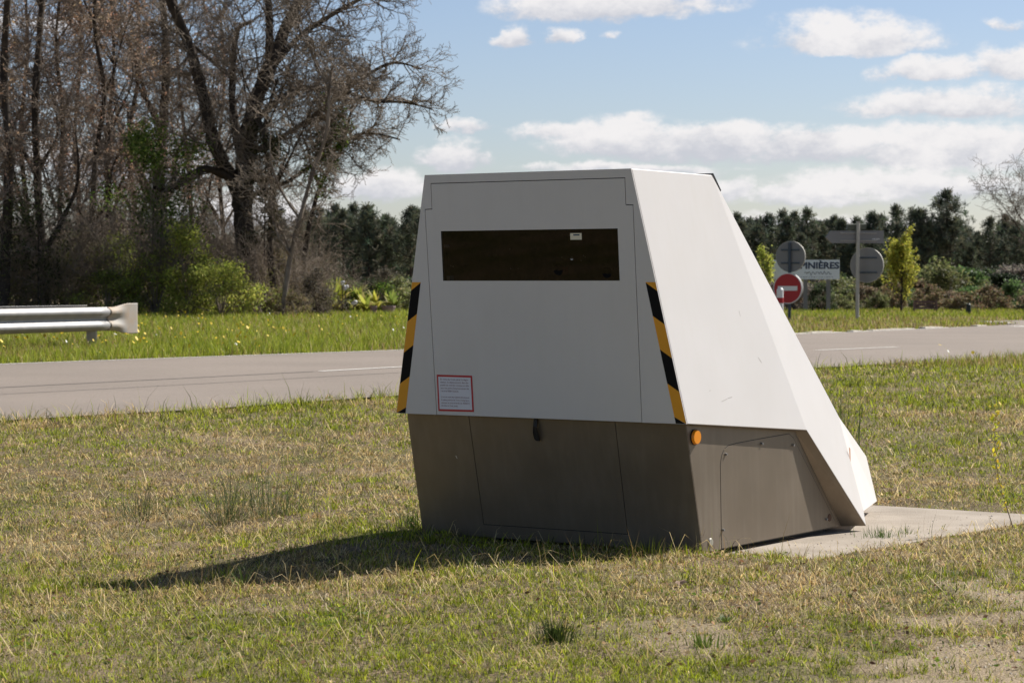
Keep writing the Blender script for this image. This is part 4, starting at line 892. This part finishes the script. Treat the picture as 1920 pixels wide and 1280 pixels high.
def backdisc(lab, X, D, cz, r, nv, name='round_sign'):
    g = GB(X, D); S2 = thing(name, lab, 'road sign', (X, D, g)); nv = Vector(nv).normalized(); c = Vector((0, 0, cz - g)) + nv * .07
    bm = bmesh.new(); add_cyl(bm, c, c + nv * .006, r - .01, n=44); bm_obj('plate', bm, MT['signback'], S2)
    bm = bmesh.new(); add_cyl(bm, c - nv * .0, c + nv * .05, r, n=44, caps=False); bmesh.ops.solidify(bm, geom=bm.faces[:], thickness=.01); bm_obj('rim', bm, MT['postgrey'], S2)
    bm = bmesh.new(); add_cyl(bm, c + nv * .045, c + nv * .051, r - .004, n=44); bm_obj('face', bm, MT['signwhite'], S2)
    Mq = Matrix.Translation(c - nv * .018) @ nv.to_track_quat('Y', 'Z').to_matrix().to_4x4()
    for dz in (-r * .42, r * .42): bm = bmesh.new(); add_box(bm, (0, 0, dz), (r * 1.25, .03, .045), Mq); bm_obj('bracket', bm, MT['postdark'], S2)
    return S2
backdisc('grey back of a round sign above the no-entry sign', X0 + .02, D, zat(481, D), .46, (.5, 1, 0))
# right group
D = 75.5; X1 = (1608.5 - 960) / F * D; g = GB(X1, D)
PO = thing('sign_post', 'tall pale post carrying the direction sign and a large round sign', 'sign post', (X1, D, g))
bm = bmesh.new(); add_cyl(bm, (-.02, 0, -.1), (0, 0, zat(417, D) - g), .055, n=12); bm_obj('post', bm, MT['postgrey'], PO)
bm = bmesh.new(); add_box(bm, (0, 0, zat(417, D) - g + .01), (.12, .12, .03)); bm_obj('cap', bm, MT['postgrey'], PO)
backdisc('large grey round sign seen from behind on the tall pale post', X1 + (1625.5 - 1608.5) / F * D - .02, D + .1, zat(497, D), .53, (.55, 1, 0))
S3 = thing('direction_sign', 'grey arrow-shaped direction sign seen from behind at the top of the tall post', 'road sign', (X1, D, g))
def sp(x, y): return Vector(((x - 1608.5) / F * D, (x - 1608.5) / F * D * .25 + .07, zat(y, D) - g))
bm = bmesh.new(); prism(bm, [sp(1547, 445), sp(1556, 433), sp(1659, 432), sp(1659, 456), sp(1558, 456)], Vector((-.02, .05, 0))); bm_obj('arrow_plate', bm, MT['signback'], S3)
for y in (437, 451): bm = bmesh.new(); a_ = sp(1575, y); b_ = sp(1645, y); add_cyl(bm, a_ - Vector((0, .02, 0)), b_ - Vector((0, .02, 0)), .012, n=6); bm_obj('bracket', bm, MT['postgrey'], S3)
bm = bmesh.new()
for k in range(5): a_ = sp(1638 + k * 2.9, 448); add_box(bm, (a_.x, a_.y - .012, a_.z), (.026, .004, .045 if k % 2 else .03))
bm_obj('small_mark', bm, MT['signwhite'], S3)
S4 = thing('small_sign', 'small dull green plate edge-on at the very top of the tall post', 'road sign', (X1, D, g))
bm = bmesh.new(); prism(bm, [sp(1590, 421), sp(1626, 420), sp(1624, 430), sp(1588, 431)], Vector((0, .3, .02))); bm_obj('plate', bm, mat('dull_green', (.10, .11, .08), .7), S4)
# billboard
D = 100; X2 = (1510 - 960) / F * D; g = GB(X2, D)
BB = thing('billboard', 'pale blue-white PÉPINIÈRES billboard on two posts behind the road signs', 'billboard', (X2, D, g))
def bq(x, y): return ((x - 1510) / F * D, zat(y, D) - g)
x0, z1_ = bq(1447, 487); x1_, z0_ = bq(1574, 523.5)
bm = bmesh.new(); add_box(bm, ((x0 + x1_) / 2, 0, (z0_ + z1_) / 2), (x1_ - x0, .05, z1_ - z0_)); bm_obj('panel', bm, MT['billboard'], BB)
for x in (1466, 1510.5, 1553.5): bm = bmesh.new(); px_ = (x - 1510) / F * D; add_box(bm, (px_, .09, zat(500, D) / 2 - g / 2 - .1), (.16, .10, zat(500, D) - g + .2)); bm_obj('post', bm, MT['signback'], BB)
me = text_mesh('PÉPINIÈRES', .36, 'lettering', .004, bold=.012); vs = np.array([v_.co[:] for v_ in me.vertices]); wd = vs[:, 0].max() - vs[:, 0].min()
xr, zt = bq(1572.5, 503.5); xl = bq(1480, 0)[0]; me.transform(Matrix.Diagonal(((xr - xl) / wd, 1, 1, 1))); me.transform(Matrix.Translation((xl, -.032, zt + .0)) @ Matrix.Rotation(math.pi / 2, 4, 'X')); 
link('lettering', me, MT['navy'], BB)
bm = bmesh.new()          # illegible script line and rule below
pv = None
for i in range(70):
    t_ = i / 69; x = bq(1508 + 50 * t_, 0)[0]; z = bq(0, 512)[1] + .05 * math.sin(t_ * 44) * (1 if i % 17 else 1.8) + (.06 if 6 < i < 10 or 34 < i < 38 else 0)
    p_ = (x, -.03, z)
    if pv: add_cyl(bm, pv, p_, .009, n=4)
    pv = p_
for k in range(16): a_ = bq(1488 + k * 4.8, 519.5); add_box(bm, (a_[0], -.028, a_[1]), (.07 * (1 if k % 3 else .5), .004, .02))
bm_obj('script_line', bm, MT['navy'], BB)
# red and white marker post
D = 62; X3 = (1462.5 - 960) / F * D; g = GB(X3, D)
MP = thing('marker_post', 'short white marker post with red band in front of the no-entry sign', 'bollard', (X3, D, g)); zt = zat(543, D) - g; zb0 = zat(558, D) - g; zb1 = zat(568, D) - g
bm = bmesh.new(); add_cyl(bm, (0, 0, -.1), (0, 0, zt), .085, n=20); add_cyl(bm, (0, 0, zt), (0, 0, zt + .05), .085, .05, n=20); bm_obj('post', bm, MT['signwhite'], MP, bevel=0)
bm = bmesh.new(); add_cyl(bm, (0, 0, zb1), (0, 0, zb0), .09, n=20); bm_obj('red_band', bm, MT['signred'], MP)
# dark bollard, low board
D = 88; X4 = (1816 - 960) / F * D; g = GB(X4, D)
BO = thing('bollard', 'small dark green bollard on the grass right of the yellow-green tree', 'bollard', (X4, D, g)); bm = bmesh.new()
add_cyl(bm, (0, 0, -.05), (0, 0, .14), .05, n=12); add_cyl(bm, (0, 0, .12), (0, 0, .38), .09, .08, n=14); add_cyl(bm, (0, 0, .38), (0, 0, .43), .08, .03, n=14); bm_obj('body', bm, mat('dark_green_plastic', (.012, .02, .015), .6), BO)
D = 96; X5 = (1735 - 960) / F * D; g = GB(X5, D); BN = thing('bench', 'low pinkish brown bench behind the foot of the yellow-green tree', 'bench', (X5, D, g)); pk = mat('pinkish_wood', (.16, .10, .085), .8)
for z_ in (.18, .30, .42): bm = bmesh.new(); add_box(bm, (0, .1, z_), (.85, .03, .08)); bm_obj('backrest_slat', bm, pk, BN)
bm = bmesh.new(); add_box(bm, (0, -.1, .16), (.9, .3, .04)); bm_obj('seat', bm, pk, BN)
for x_ in (-.42, .42): bm = bmesh.new(); add_box(bm, (x_, 0, .22), (.06, .3, .5)); bm_obj('leg', bm, pk, BN)

# ------------------------------------------------------------------ guard rail
A0 = np.array([-8.72, 42.4]); B0 = np.array([-7.18, 46.3]); dr = (B0 - A0) / np.linalg.norm(B0 - A0); nr = np.array([dr[1], -dr[0]])   # nr faces the road
GR = thing('guard_rail', 'galvanised steel guard rail with flared rusty end beside the road', 'guard rail', (float(B0[0]), float(B0[1]), GB(*B0)))
gB = GB(*B0)
prof = [(.0, .43), (.012, .415), (.075, .375), (.085, .335), (.075, .295), (.0, .245), (-.004, .215), (.0, .185), (.075, .135), (.085, .095), (.075, .055), (.012, .015), (.0, .0)]
def beam(name, off, zb, t0, t1, m, flip=1, flare=None, n=24):
    V = []; k = len(prof)
    for i in range(n + 1):
        t_ = t0 + (t1 - t0) * i / n; fl = 0 if flare is None else sstep(flare[0], flare[1], t_)
        for (o_, z_) in prof:
            zc = .215; zz = zb + zc + (z_ - zc) * (1 + .30 * fl); oo_ = o_ * (1 - fl) * flip + off + .06 * fl * flip
            if flare: oo_ -= .0
            p_ = B0 + dr * t_ + nr * oo_; V.append((p_[0] - B0[0], p_[1] - B0[1], zz))
    ii = np.arange((n + 1) * k).reshape(n + 1, k); f_ = np.stack([ii[:-1, :-1], ii[:-1, 1:], ii[1:, 1:], ii[1:, :-1]], -1).reshape(-1, 4)
    o = link(name, np_mesh(name, np.array(V), [f_]), m, GR); sm = o.modifiers.new('thick', 'SOLIDIFY'); sm.thickness = .006; return o
zb = 1.01 - .43 - gB
beam('front_beam', .16, zb, -30, -.72, MT['steel'], 1, None, 60)
beam('rear_beam', -.16, zb + .03, -30, -1.0, MT['steel'], -1, None, 60)
# end terminal: flared plate
m_end = mat('rusted_terminal', (.34, .33, .31), .7, metal=.15, col2=(.37, .28, .20), noise_scale=3.0)
beam('end_terminal', .172, zb, -.85, .12, MT['steelpaint'] if False else m_end, 1, (-.72, -.18), 30)
for t_ in (-1.12, -5.12, -8.25, -12.25, -16.25, -20.25):
    p_ = dr * t_; gl_ = GB(*(B0 + dr * t_)) - gB; bm = bmesh.new()
    add_box(bm, (p_[0], p_[1], (gl_ + zb + .35) / 2 - .05), (.17, .14, zb + .35 - gl_ + .1), None); add_box(bm, (p_[0] + nr[0] * .08, p_[1] + nr[1] * .08, zb + .215), (.12, .12, .2)); bm_obj('post', bm, MT['steelpaint'], GR)

# ------------------------------------------------------------------ grass
def blades(name, X, Y, Z, H, W, az_, bend, col, m, seg2=True):
    n = len(X); ca, sa = np.cos(az_), np.sin(az_); side = np.stack([-sa, ca, np.zeros(n)], 1); fw = np.stack([ca, sa, np.zeros(n)], 1)
    tw = rng.uniform(-1.2, 1.2, n); cs_, sn_ = np.cos(tw), np.sin(tw); side = side * cs_[:, None] + fw * sn_[:, None]
    P0 = np.stack([X, Y, Z], 1); h = H[:, None]; b = bend[:, None]; up = np.array([[0, 0, 1.]])
    P1 = P0 + up * h * .5 * np.cos(b * .5) + fw * h * .5 * np.sin(b * .5)
    P2 = P1 + up * h * .5 * np.cos(b * 1.15) + fw * h * .5 * np.sin(b * 1.15)
    w = W[:, None] / 2
    V = np.stack([P0 - side * w, P0 + side * w, P1 + side * w * .8, P1 - side * w * .8, P2], 1)
    i = (np.arange(n) * 5)[:, None]; q_ = i + np.array([[0, 1, 2, 3]]); t3 = i + np.array([[3, 2, 4]])
    return link(name, np_mesh(name, V.reshape(-1, 3), [q_, t3], col=np.repeat(col, 5, axis=0)), m)
STRAW = np.array([(.56, .42, .17), (.40, .29, .12), (.70, .56, .30), (.13, .085, .045), (.42, .27, .11)])
GREEN = np.array([(.22, .275, .014), (.33, .385, .02), (.05, .075, .010), (.42, .44, .03), (.18, .19, .018)])
def green_map(X, Y):
    base_ = np.interp(Y, [8, 10, 10.8, 12, 13, 15, 18, 20.5, 23, 28, 38], [.88, .84, .66, .50, .38, .34, .40, .56, .76, .84, .9]) - .22 * sstep(.3, 1.8, X) * sstep(13, 11, Y)
    g_ = base_ + (fbm(X * .9, Y * .55, 21) - .5) * 1.9 + (fbm(X * 3.1, Y * 3.1, 22) - .5) * .8
    return np.clip(g_, .04, .93)
bare_map = BM
NB = 850000
uu = rng.random(NB); Y = 8.6 * (44 / 8.6) ** uu; X = rng.uniform(-.27, .27, NB) * Y
jx = rng.normal(size=NB) * .07; keep = ~inpoly(X + .09 + jx, Y - .08 - jx, ROADPOLY)
s_ = (X - C0[0]) * SV[0] + (Y - C0[1]) * SV[1]; p_ = (X - C0[0]) * NV[0] + (Y - C0[1]) * NV[1]
jag = (fbm(s_ * 2.2, p_ * 2.2, 5) - .55) * .55
keep &= ~((s_ > .16 + jag * .5) & (s_ < 3.36) & (p_ > -.86) & (p_ < 1.37 + jag)) & ~((s_ > -.01) & (s_ < 1.75) & (np.abs(p_) < .94))
keep &= rng.random(NB) > bare_map(X, Y) * .93
X, Y = X[keep], Y[keep]; n = len(X)
AZ = rng.uniform(0, 6.283, n)
nc = 16000; ci = rng.integers(0, n, nc); clu = rng.random(n) < .45; cj = ci[rng.integers(0, nc, n)]      # tussocks
rad = np.abs(rng.normal(size=n)) * .022 * (Y[cj] / 12) ** .8; ca_ = rng.uniform(0, 6.283, n)
X = np.where(clu, X[cj] + rad * np.cos(ca_), X); Y = np.where(clu, Y[cj] + rad * np.sin(ca_), Y); AZ = np.where(clu, ca_, AZ)
cg = rng.random(nc * 0 + n)[cj]; chh = rng.uniform(.7, 1.7, n)[cj]
Z = G(X, Y); g_ = green_map(X, Y); isg = np.where(clu, cg, rng.random(n)) < g_
dist = np.zeros(n)
H = np.where(isg, rng.gamma(3, .008, n), rng.gamma(3, .009, n)) * (1 + .8 * sstep(20, 27, Y)) * (.7 + .8 * fbm(X * 2, Y * 2, 41)) * (1 - .15 * (Y < 11.5))
ed_ = np.min(np.hypot(X[:, None] - NE[None, 6:80:1, 0], Y[:, None] - NE[None, 6:80:1, 1]), axis=1); H = np.clip(H * np.where(clu, chh, .9), .012, .17) * (1 + 1.3 * sstep(1.3, .35, ed_) * rng.random(n))
bend = np.where(isg, rng.uniform(.3, 1.5, n), rng.uniform(.8, 1.85, n)); W = rng.uniform(.0018, .0042, n) * (Y / 11) ** .75
col = np.where(isg[:, None], GREEN[rng.integers(0, 5, n)], STRAW[rng.integers(0, 5, n)]) * rng.uniform(.42, 1.85, (n, 1)) * (.65 + .7 * fbm(X * 5, Y * 5, 45))[:, None]
o = blades('grass', X, Y, Z - .003, H, W, AZ, bend, col, MT['grass'])
tag(o, 'short patchy green and straw-coloured grass around the trailer', 'grass', kind='stuff')
# loose dry stalks lying on the turf
n = 3600; Y = 8.8 * (24 / 8.8) ** rng.random(n); X = rng.uniform(-.25, .25, n) * Y; k = ~inpoly(X, Y, ROADPOLY) & ~inpoly(X, Y, PADW); X, Y = X[k], Y[k]; n = len(X)
tag(blades('dry_stalks', X, Y, G(X, Y) + .012, rng.uniform(.08, .26, n), rng.uniform(.0018, .0035, n) * (Y / 12), rng.uniform(0, 6.283, n), rng.uniform(1.2, 1.75, n), STRAW[rng.integers(0, 3, n)] * rng.uniform(.9, 1.5, (n, 1)), MT['grass']), 'bleached dry stalks lying on the turf', 'dry grass', kind='stuff')
n = 15000; Y = 8.8 * (26 / 8.8) ** rng.random(n); X = rng.uniform(-.25, .25, n) * Y; k = ~inpoly(X, Y, ROADPOLY) & ~inpoly(X, Y, PADW) & (fbm(X * 1.3, Y * 1.3, 91) > .44); X, Y = X[k], Y[k]; n = len(X)
tag(blades('thatch', X, Y, G(X, Y) + rng.uniform(.004, .022, n), rng.uniform(.025, .085, n), rng.uniform(.002, .0045, n) * (Y / 12), rng.uniform(0, 6.283, n), rng.uniform(1.3, 1.9, n), np.array([(.60, .47, .27), (.74, .62, .40), (.34, .23, .12), (.12, .08, .05)])[rng.integers(0, 4, n)] * rng.uniform(.7, 1.2, (n, 1)), MT['grass']), 'matted dead grass lying between the green blades', 'dry grass', kind='stuff')
n = 900; Y = 9.5 * (21 / 9.5) ** rng.random(n); X = rng.uniform(-.25, .25, n) * Y; k = ~inpoly(X, Y, ROADPOLY) & ~inpoly(X, Y, PADW); X, Y = X[k], Y[k]; n = len(X)
tag(blades('seed_stems', X, Y, G(X, Y), rng.uniform(.09, .22, n), rng.uniform(.0015, .0025, n) * (Y / 12), rng.uniform(0, 6.283, n), rng.uniform(.1, .7, n), np.concatenate([STRAW, GREEN])[rng.integers(0, 8, n)], MT['grass']), 'thin upright stems scattered through the short grass', 'grass', kind='stuff')
n = 9000; Y = 9 * (26 / 9) ** rng.random(n); X = rng.uniform(-.25, .25, n) * Y; k = ~inpoly(X, Y, ROADPOLY) & ~inpoly(X, Y, PADW) & (fbm(X * 1.5, Y * 1.5, 81) > .55) & (fbm(X * 9, Y * 9, 82) > .5); X, Y = X[k], Y[k]; n = len(X)
tag(link('clover', leaf_mesh('clover', np.stack([X, Y, G(X, Y) + rng.uniform(.005, .03, n)], 1), rng.uniform(.012, .028, n), pal([(.16, .24, .03), (.24, .32, .05), (.10, .16, .03)], n), flat=1.6, aspect=1.1), MT['leaf']), 'small broad green weed leaves among the short grass', 'weeds', kind='stuff')
n = 2600; Y = 9 * (24 / 9) ** rng.random(n); X = rng.uniform(-.25, .25, n) * Y; k = ~inpoly(X, Y, ROADPOLY) & ~inpoly(X, Y, PADW); X, Y = X[k], Y[k]; n = len(X)
tag(link('leaf_litter', leaf_mesh('leaf_litter', np.stack([X, Y, G(X, Y) + rng.uniform(.008, .022, n)], 1), rng.uniform(.010, .026, n), pal([(.22, .12, .06), (.40, .28, .17), (.09, .05, .03)], n), flat=1.6, aspect=1.2), MT['leaf']), 'brown dead leaf scraps scattered over the turf', 'leaf litter', kind='stuff')
# verge beyond the road: taller and greener, with yellow flowers
n = 210000; Y = 36 * (112 / 36) ** rng.random(n); X = rng.uniform(-.27, .27, n) * Y; k = ~inpoly(X, Y, ROADPOLY); X, Y = X[k], Y[k]; n = len(X)
right = X > 3
gsel = np.clip(np.where(right, .5 + (Y > 80) * .3, .84) + (fbm(X * .5, Y * .25, 61) - .5) * .8, .1, .97); isg = rng.random(n) < gsel
H = rng.uniform(.08, .26, n) * np.where(right, .75, 1.1) * (.6 + .8 * fbm(X * .8, Y * .4, 62)); W = rng.uniform(.010, .022, n) * (Y / 60)
G2 = np.array([(.28, .35, .03), (.34, .40, .035), (.19, .25, .025), (.42, .44, .06)])
col = np.where(isg[:, None], G2[rng.integers(0, 4, n)], STRAW[rng.integers(0, 5, n)] * .95) * rng.uniform(.7, 1.2, (n, 1))
tag(blades('verge_grass', X, Y, G(X, Y) - .01, H, W, rng.uniform(0, 6.283, n), rng.uniform(.1, .9, n), col, MT['grass']), 'lush green grass on the verge beyond the road', 'grass', kind='stuff')
n = 1900; Y = 37 * (80 / 37) ** (rng.random(n) ** 2.0); X = rng.uniform(-.25, .22, n) * Y; k = ~inpoly(X, Y, ROADPOLY) & ((X < 2) | (rng.random(n) < .08)) & (fbm(X * .7, Y * .35, 71) > .46); X, Y = X[k], Y[k]; n = len(X)
P = np.stack([X, Y, G(X, Y) + rng.uniform(.12, .30, n)], 1); fc = np.where((rng.random(n) < .05)[:, None], np.array([[.8, .8, .75]]), np.array([[.85, .60, .02]]))
V = []; a6 = np.arange(6) * math.pi / 3; rr = rng.uniform(.014, .030, n); tl = rng.normal(size=(n, 2)) * .5 + np.array([0, -.6])
for a in a6: V.append(P + np.stack([np.cos(a) * rr, np.sin(a) * rr, -(np.cos(a) * tl[:, 0] + np.sin(a) * tl[:, 1]) * rr], 1))
V = np.stack(V, 1)
tag(link('wild_flowers', np_mesh('wild_flowers', V.reshape(-1, 3), [np.arange(n * 6).reshape(n, 6)], col=np.repeat(fc, 6, axis=0)), MT['flower']), 'small yellow and white wild flowers in the verge beyond the road', 'flowers', kind='stuff')
# rush tufts and weeds that stand out one by one
def tuft(name, lab, cat, x, D, n, h, spread, cols, w=.0035, bend=(.05, .6), grp=None, loc=None):
    og = loc or base_at(x, D); T_ = thing(name, lab, cat, og, grp); r_ = np.abs(rng.normal(size=n)) * spread * .5; a = rng.uniform(0, 6.283, n)
    c = np.array(cols)[rng.integers(0, len(cols), n)] * rng.uniform(.7, 1.25, (n, 1))
    o = blades('blades', r_ * np.cos(a), r_ * np.sin(a), np.full(n, -.01), rng.uniform(.45, 1, n) * h, np.full(n, w), a + rng.normal(size=n) * .5, rng.uniform(*bend, n), c, MT['grass']); o.parent = T_; return T_
RUSH = [(.075, .11, .035), (.055, .085, .03), (.11, .14, .05), (.28, .22, .11)]
tuft('rush_tuft', 'large dark green rush tuft in the middle of the left lawn', 'grass tuft', 425, 16.0, 170, .54, .42, RUSH, .0032, (.15, 1.6))
tuft('rush_tuft', 'spreading rush tuft just right of the largest one', 'grass tuft', 492, 16.2, 150, .52, .40, RUSH, .0032, (.15, 1.6))
tuft('rush_tuft', 'small brownish rush tuft beside the spreading one', 'grass tuft', 538, 16.0, 60, .44, .28, RUSH, .003, (.2, 1.7))
tuft('rush_tuft', 'dark rush tuft left of the largest one', 'grass tuft', 262, 16.4, 90, .42, .26, RUSH, .0035, (.2, 1.6))
tuft('rush_tuft', 'tiny dark tuft near the left edge', 'grass tuft', 48, 15.6, 30, .14, .14, RUSH)
tuft('rush_tuft', 'tall grass tuft growing right behind the trailer nose', 'grass tuft', 1578, 21.0, 60, .62, .2, RUSH, .006, (.0, .35))
tuft('rush_tuft', 'thin stems leaning out behind the trailer slope', 'grass tuft', 1562, 20.0, 20, .45, .3, RUSH, .005, (.1, .6))
tuft('grass_tuft', 'fresh green grass tuft on the edge of the concrete pad', 'grass tuft', 1655, 14.3, 130, .12, .16, [(.07, .12, .03), (.10, .16, .03)], .004)
tuft('grass_tuft', 'smaller green tuft beside the pad tuft', 'grass tuft', 1700, 14.5, 60, .10, .12, [(.09, .14, .03), (.14, .18, .04)], .004)
tuft('grass_tuft', 'bright green tuft at the near corner of the trailer', 'grass tuft', 1215, 13.0, 60, .13, .16, GREEN[:4].tolist(), .004)
tuft('grass_tuft', 'grass blades in front of the trailer base corner', 'grass tuft', 1290, 12.9, 45, .09, .15, GREEN[:4].tolist(), .004)
tuft('grass_tuft', 'dark tuft at the left rear foot of the trailer', 'grass tuft', 772, 14.6, 90, .15, .16, [(.05, .09, .02), (.09, .13, .03)], .004)
tuft('weed', 'dark bushy weed at the bottom edge of the view', 'weed', 1040, 9.75, 150, .12, .12, [(.035, .055, .012), (.06, .08, .02)], .005, (.1, .9))
tuft('grass_tuft', 'bright green tuft at the bottom right', 'grass tuft', 1325, 9.6, 70, .09, .10, [(.12, .19, .03), (.17, .23, .04)], .005)
tuft('weed', 'flat leafy weed in front of the shadow', 'weed', 1360, 10.3, 40, .07, .10, [(.14, .20, .04), (.10, .16, .03)], .010, (.9, 1.5))
tuft('weed', 'long-bladed weed rosette below the shadow', 'weed', 455, 11.9, 26, .16, .05, [(.14, .20, .04), (.18, .22, .05)], .005, (.5, 1.3))
tuft('weed', 'small green weed in the left foreground', 'weed', 130, 10.9, 40, .07, .10, [(.09, .14, .04), (.12, .17, .05)], .009, (.9, 1.5))
tuft('weed', 'green weed on the right lawn', 'weed', 1795, 11.9, 60, .07, .16, [(.10, .16, .03), (.13, .19, .04)], .006, (.6, 1.4))
for x, D_, hh, lab in ((1462, 12.75, .34, 'long dry stalk leaning in front of the side hatch'), (1145, 13.0, .26, 'thin upright stalk before the dark base'), (962, 13.4, .2, 'faint stalk in front of the base middle'), (1730, 14.6, .22, 'dry stalk on the pad edge')):
    tuft('grass_stalk', lab, 'grass stalk', x, D_, 1, hh, .01, [(.26, .20, .10)], .0028, (.1, .35) if x != 1462 else (.30, .32))
# yellow-leaved shoot at the right
og = base_at(1903, 14.6); T_ = thing('sapling', 'thin yellow-leaved sapling shoot at the right edge', 'sapling', og)
pts = [(.0, 0, 0), (-.03, .0, .10), (-.07, 0, .22), (-.10, 0, .36), (-.115, 0, .50), (-.11, 0, .64), (-.10, 0, .76)]
link('stem', segs_mesh('stem', [(pts[i], pts[i + 1], .0035 - i * .0004, .0031 - i * .0004) for i in range(6)], 6, .001), MT['twigred'], T_)
P = []
for i in range(90):
    t_ = random.uniform(.12, 1) ** .8 * 6; k = min(int(t_), 5); a_ = Vector(pts[k]).lerp(Vector(pts[k + 1]), t_ - k); P.append(a_ + Vector((random.gauss(0, .018), random.gauss(0, .018), random.gauss(0, .01))))
link('leaves', leaf_mesh('leaves', np.array([tuple(x_) for x_ in P]), rng.uniform(.016, .034, 90), pal([(.60, .52, .04), (.48, .50, .05), (.66, .48, .04)], 90), aspect=1.2), MT['leaf'], T_)
# fallen dry oak leaf
og = base_at(1272, 11.45); bm = bmesh.new(); c = Vector((0, 0, .03)); ring = []
for i in range(16):
    a = i / 16 * 6.283; r = .035 * (1.0 if i % 2 else .55) * (1.2 if abs(math.cos(a)) > .7 else .8); ring.append(bm.verts.new((r * math.cos(a), r * math.sin(a) * .7, .025 + .012 * math.cos(a * 2))))
cv = bm.verts.new(c)
for i in range(16): bm.faces.new((cv, ring[i], ring[(i + 1) % 16]))
o = bm_obj('fallen_leaf', bm, mat('dead_leaf', (.40, .27, .19), .8)); o.location = og; o.rotation_euler = (.5, 0, .6); tag(o, 'curled pale brown dead leaf on the grass before the trailer corner', 'leaf')
# grit on the pad and sand patches
n = 110; s2 = rng.uniform(.1, 3.3, n); p2 = rng.uniform(.95, 1.5, n); P = C0[None] + s2[:, None] * SV + p2[:, None] * NV; z_ = np.full(n, -.015)
n2 = 2600; Y = rng.uniform(9, 12.5, n2); X = rng.uniform(-.05, .26, n2) * Y; k = bare_map(X, Y) > .3; P = np.concatenate([P, np.stack([X[k], Y[k]], 1)]); z_ = np.concatenate([z_, G(X[k], Y[k]) + .001]); n = len(P)
sz = rng.gamma(2, .0014, n) + .0015; off = np.array([(1, 0, 0), (-.5, .8, 0), (-.5, -.8, 0), (0, 0, .9)]); V = np.stack([P[:, 0], P[:, 1], z_], 1)[:, None] + off[None] * sz[:, None, None]
fc = (np.arange(n) * 4)[:, None, None] + np.array([[[0, 1, 3], [1, 2, 3], [2, 0, 3]]]); gcol = pal([(.10, .08, .055), (.30, .24, .16), (.20, .16, .11)], n)
gcol[:110] = pal([(.07, .055, .045), (.16, .12, .09)], 110)
tag(link('grit', np_mesh('grit', V.reshape(-1, 3), [fc.reshape(-1, 3)], col=np.repeat(gcol, 4, axis=0)), MT['flower']), 'small stones and grit on the pad and sandy patches', 'grit', kind='stuff')

# ------------------------------------------------------------------ labels: number look-alikes by their order from the left
ORD = 'first second third fourth fifth sixth seventh eighth ninth tenth eleventh twelfth thirteenth fourteenth fifteenth sixteenth seventeenth eighteenth nineteenth twentieth'.split(); ORD += ['twenty-' + w for w in ORD[:9]] + ['thirtieth'] + ['thirty-' + w for w in ORD[:9]]
bins = {}
for o in SC.objects:
    if o.parent is None and o.get('label') and o.get('group'): bins.setdefault(o['label'], []).append(o)
for lab, L in bins.items():
    if 1 < len(L) <= 39 and len(lab.split()) <= 13:
        for i, o in enumerate(sorted(L, key=lambda o: o.location.x / max(o.location.y, 1))): o['label'] = '%s, %s from left' % (lab, ORD[i])
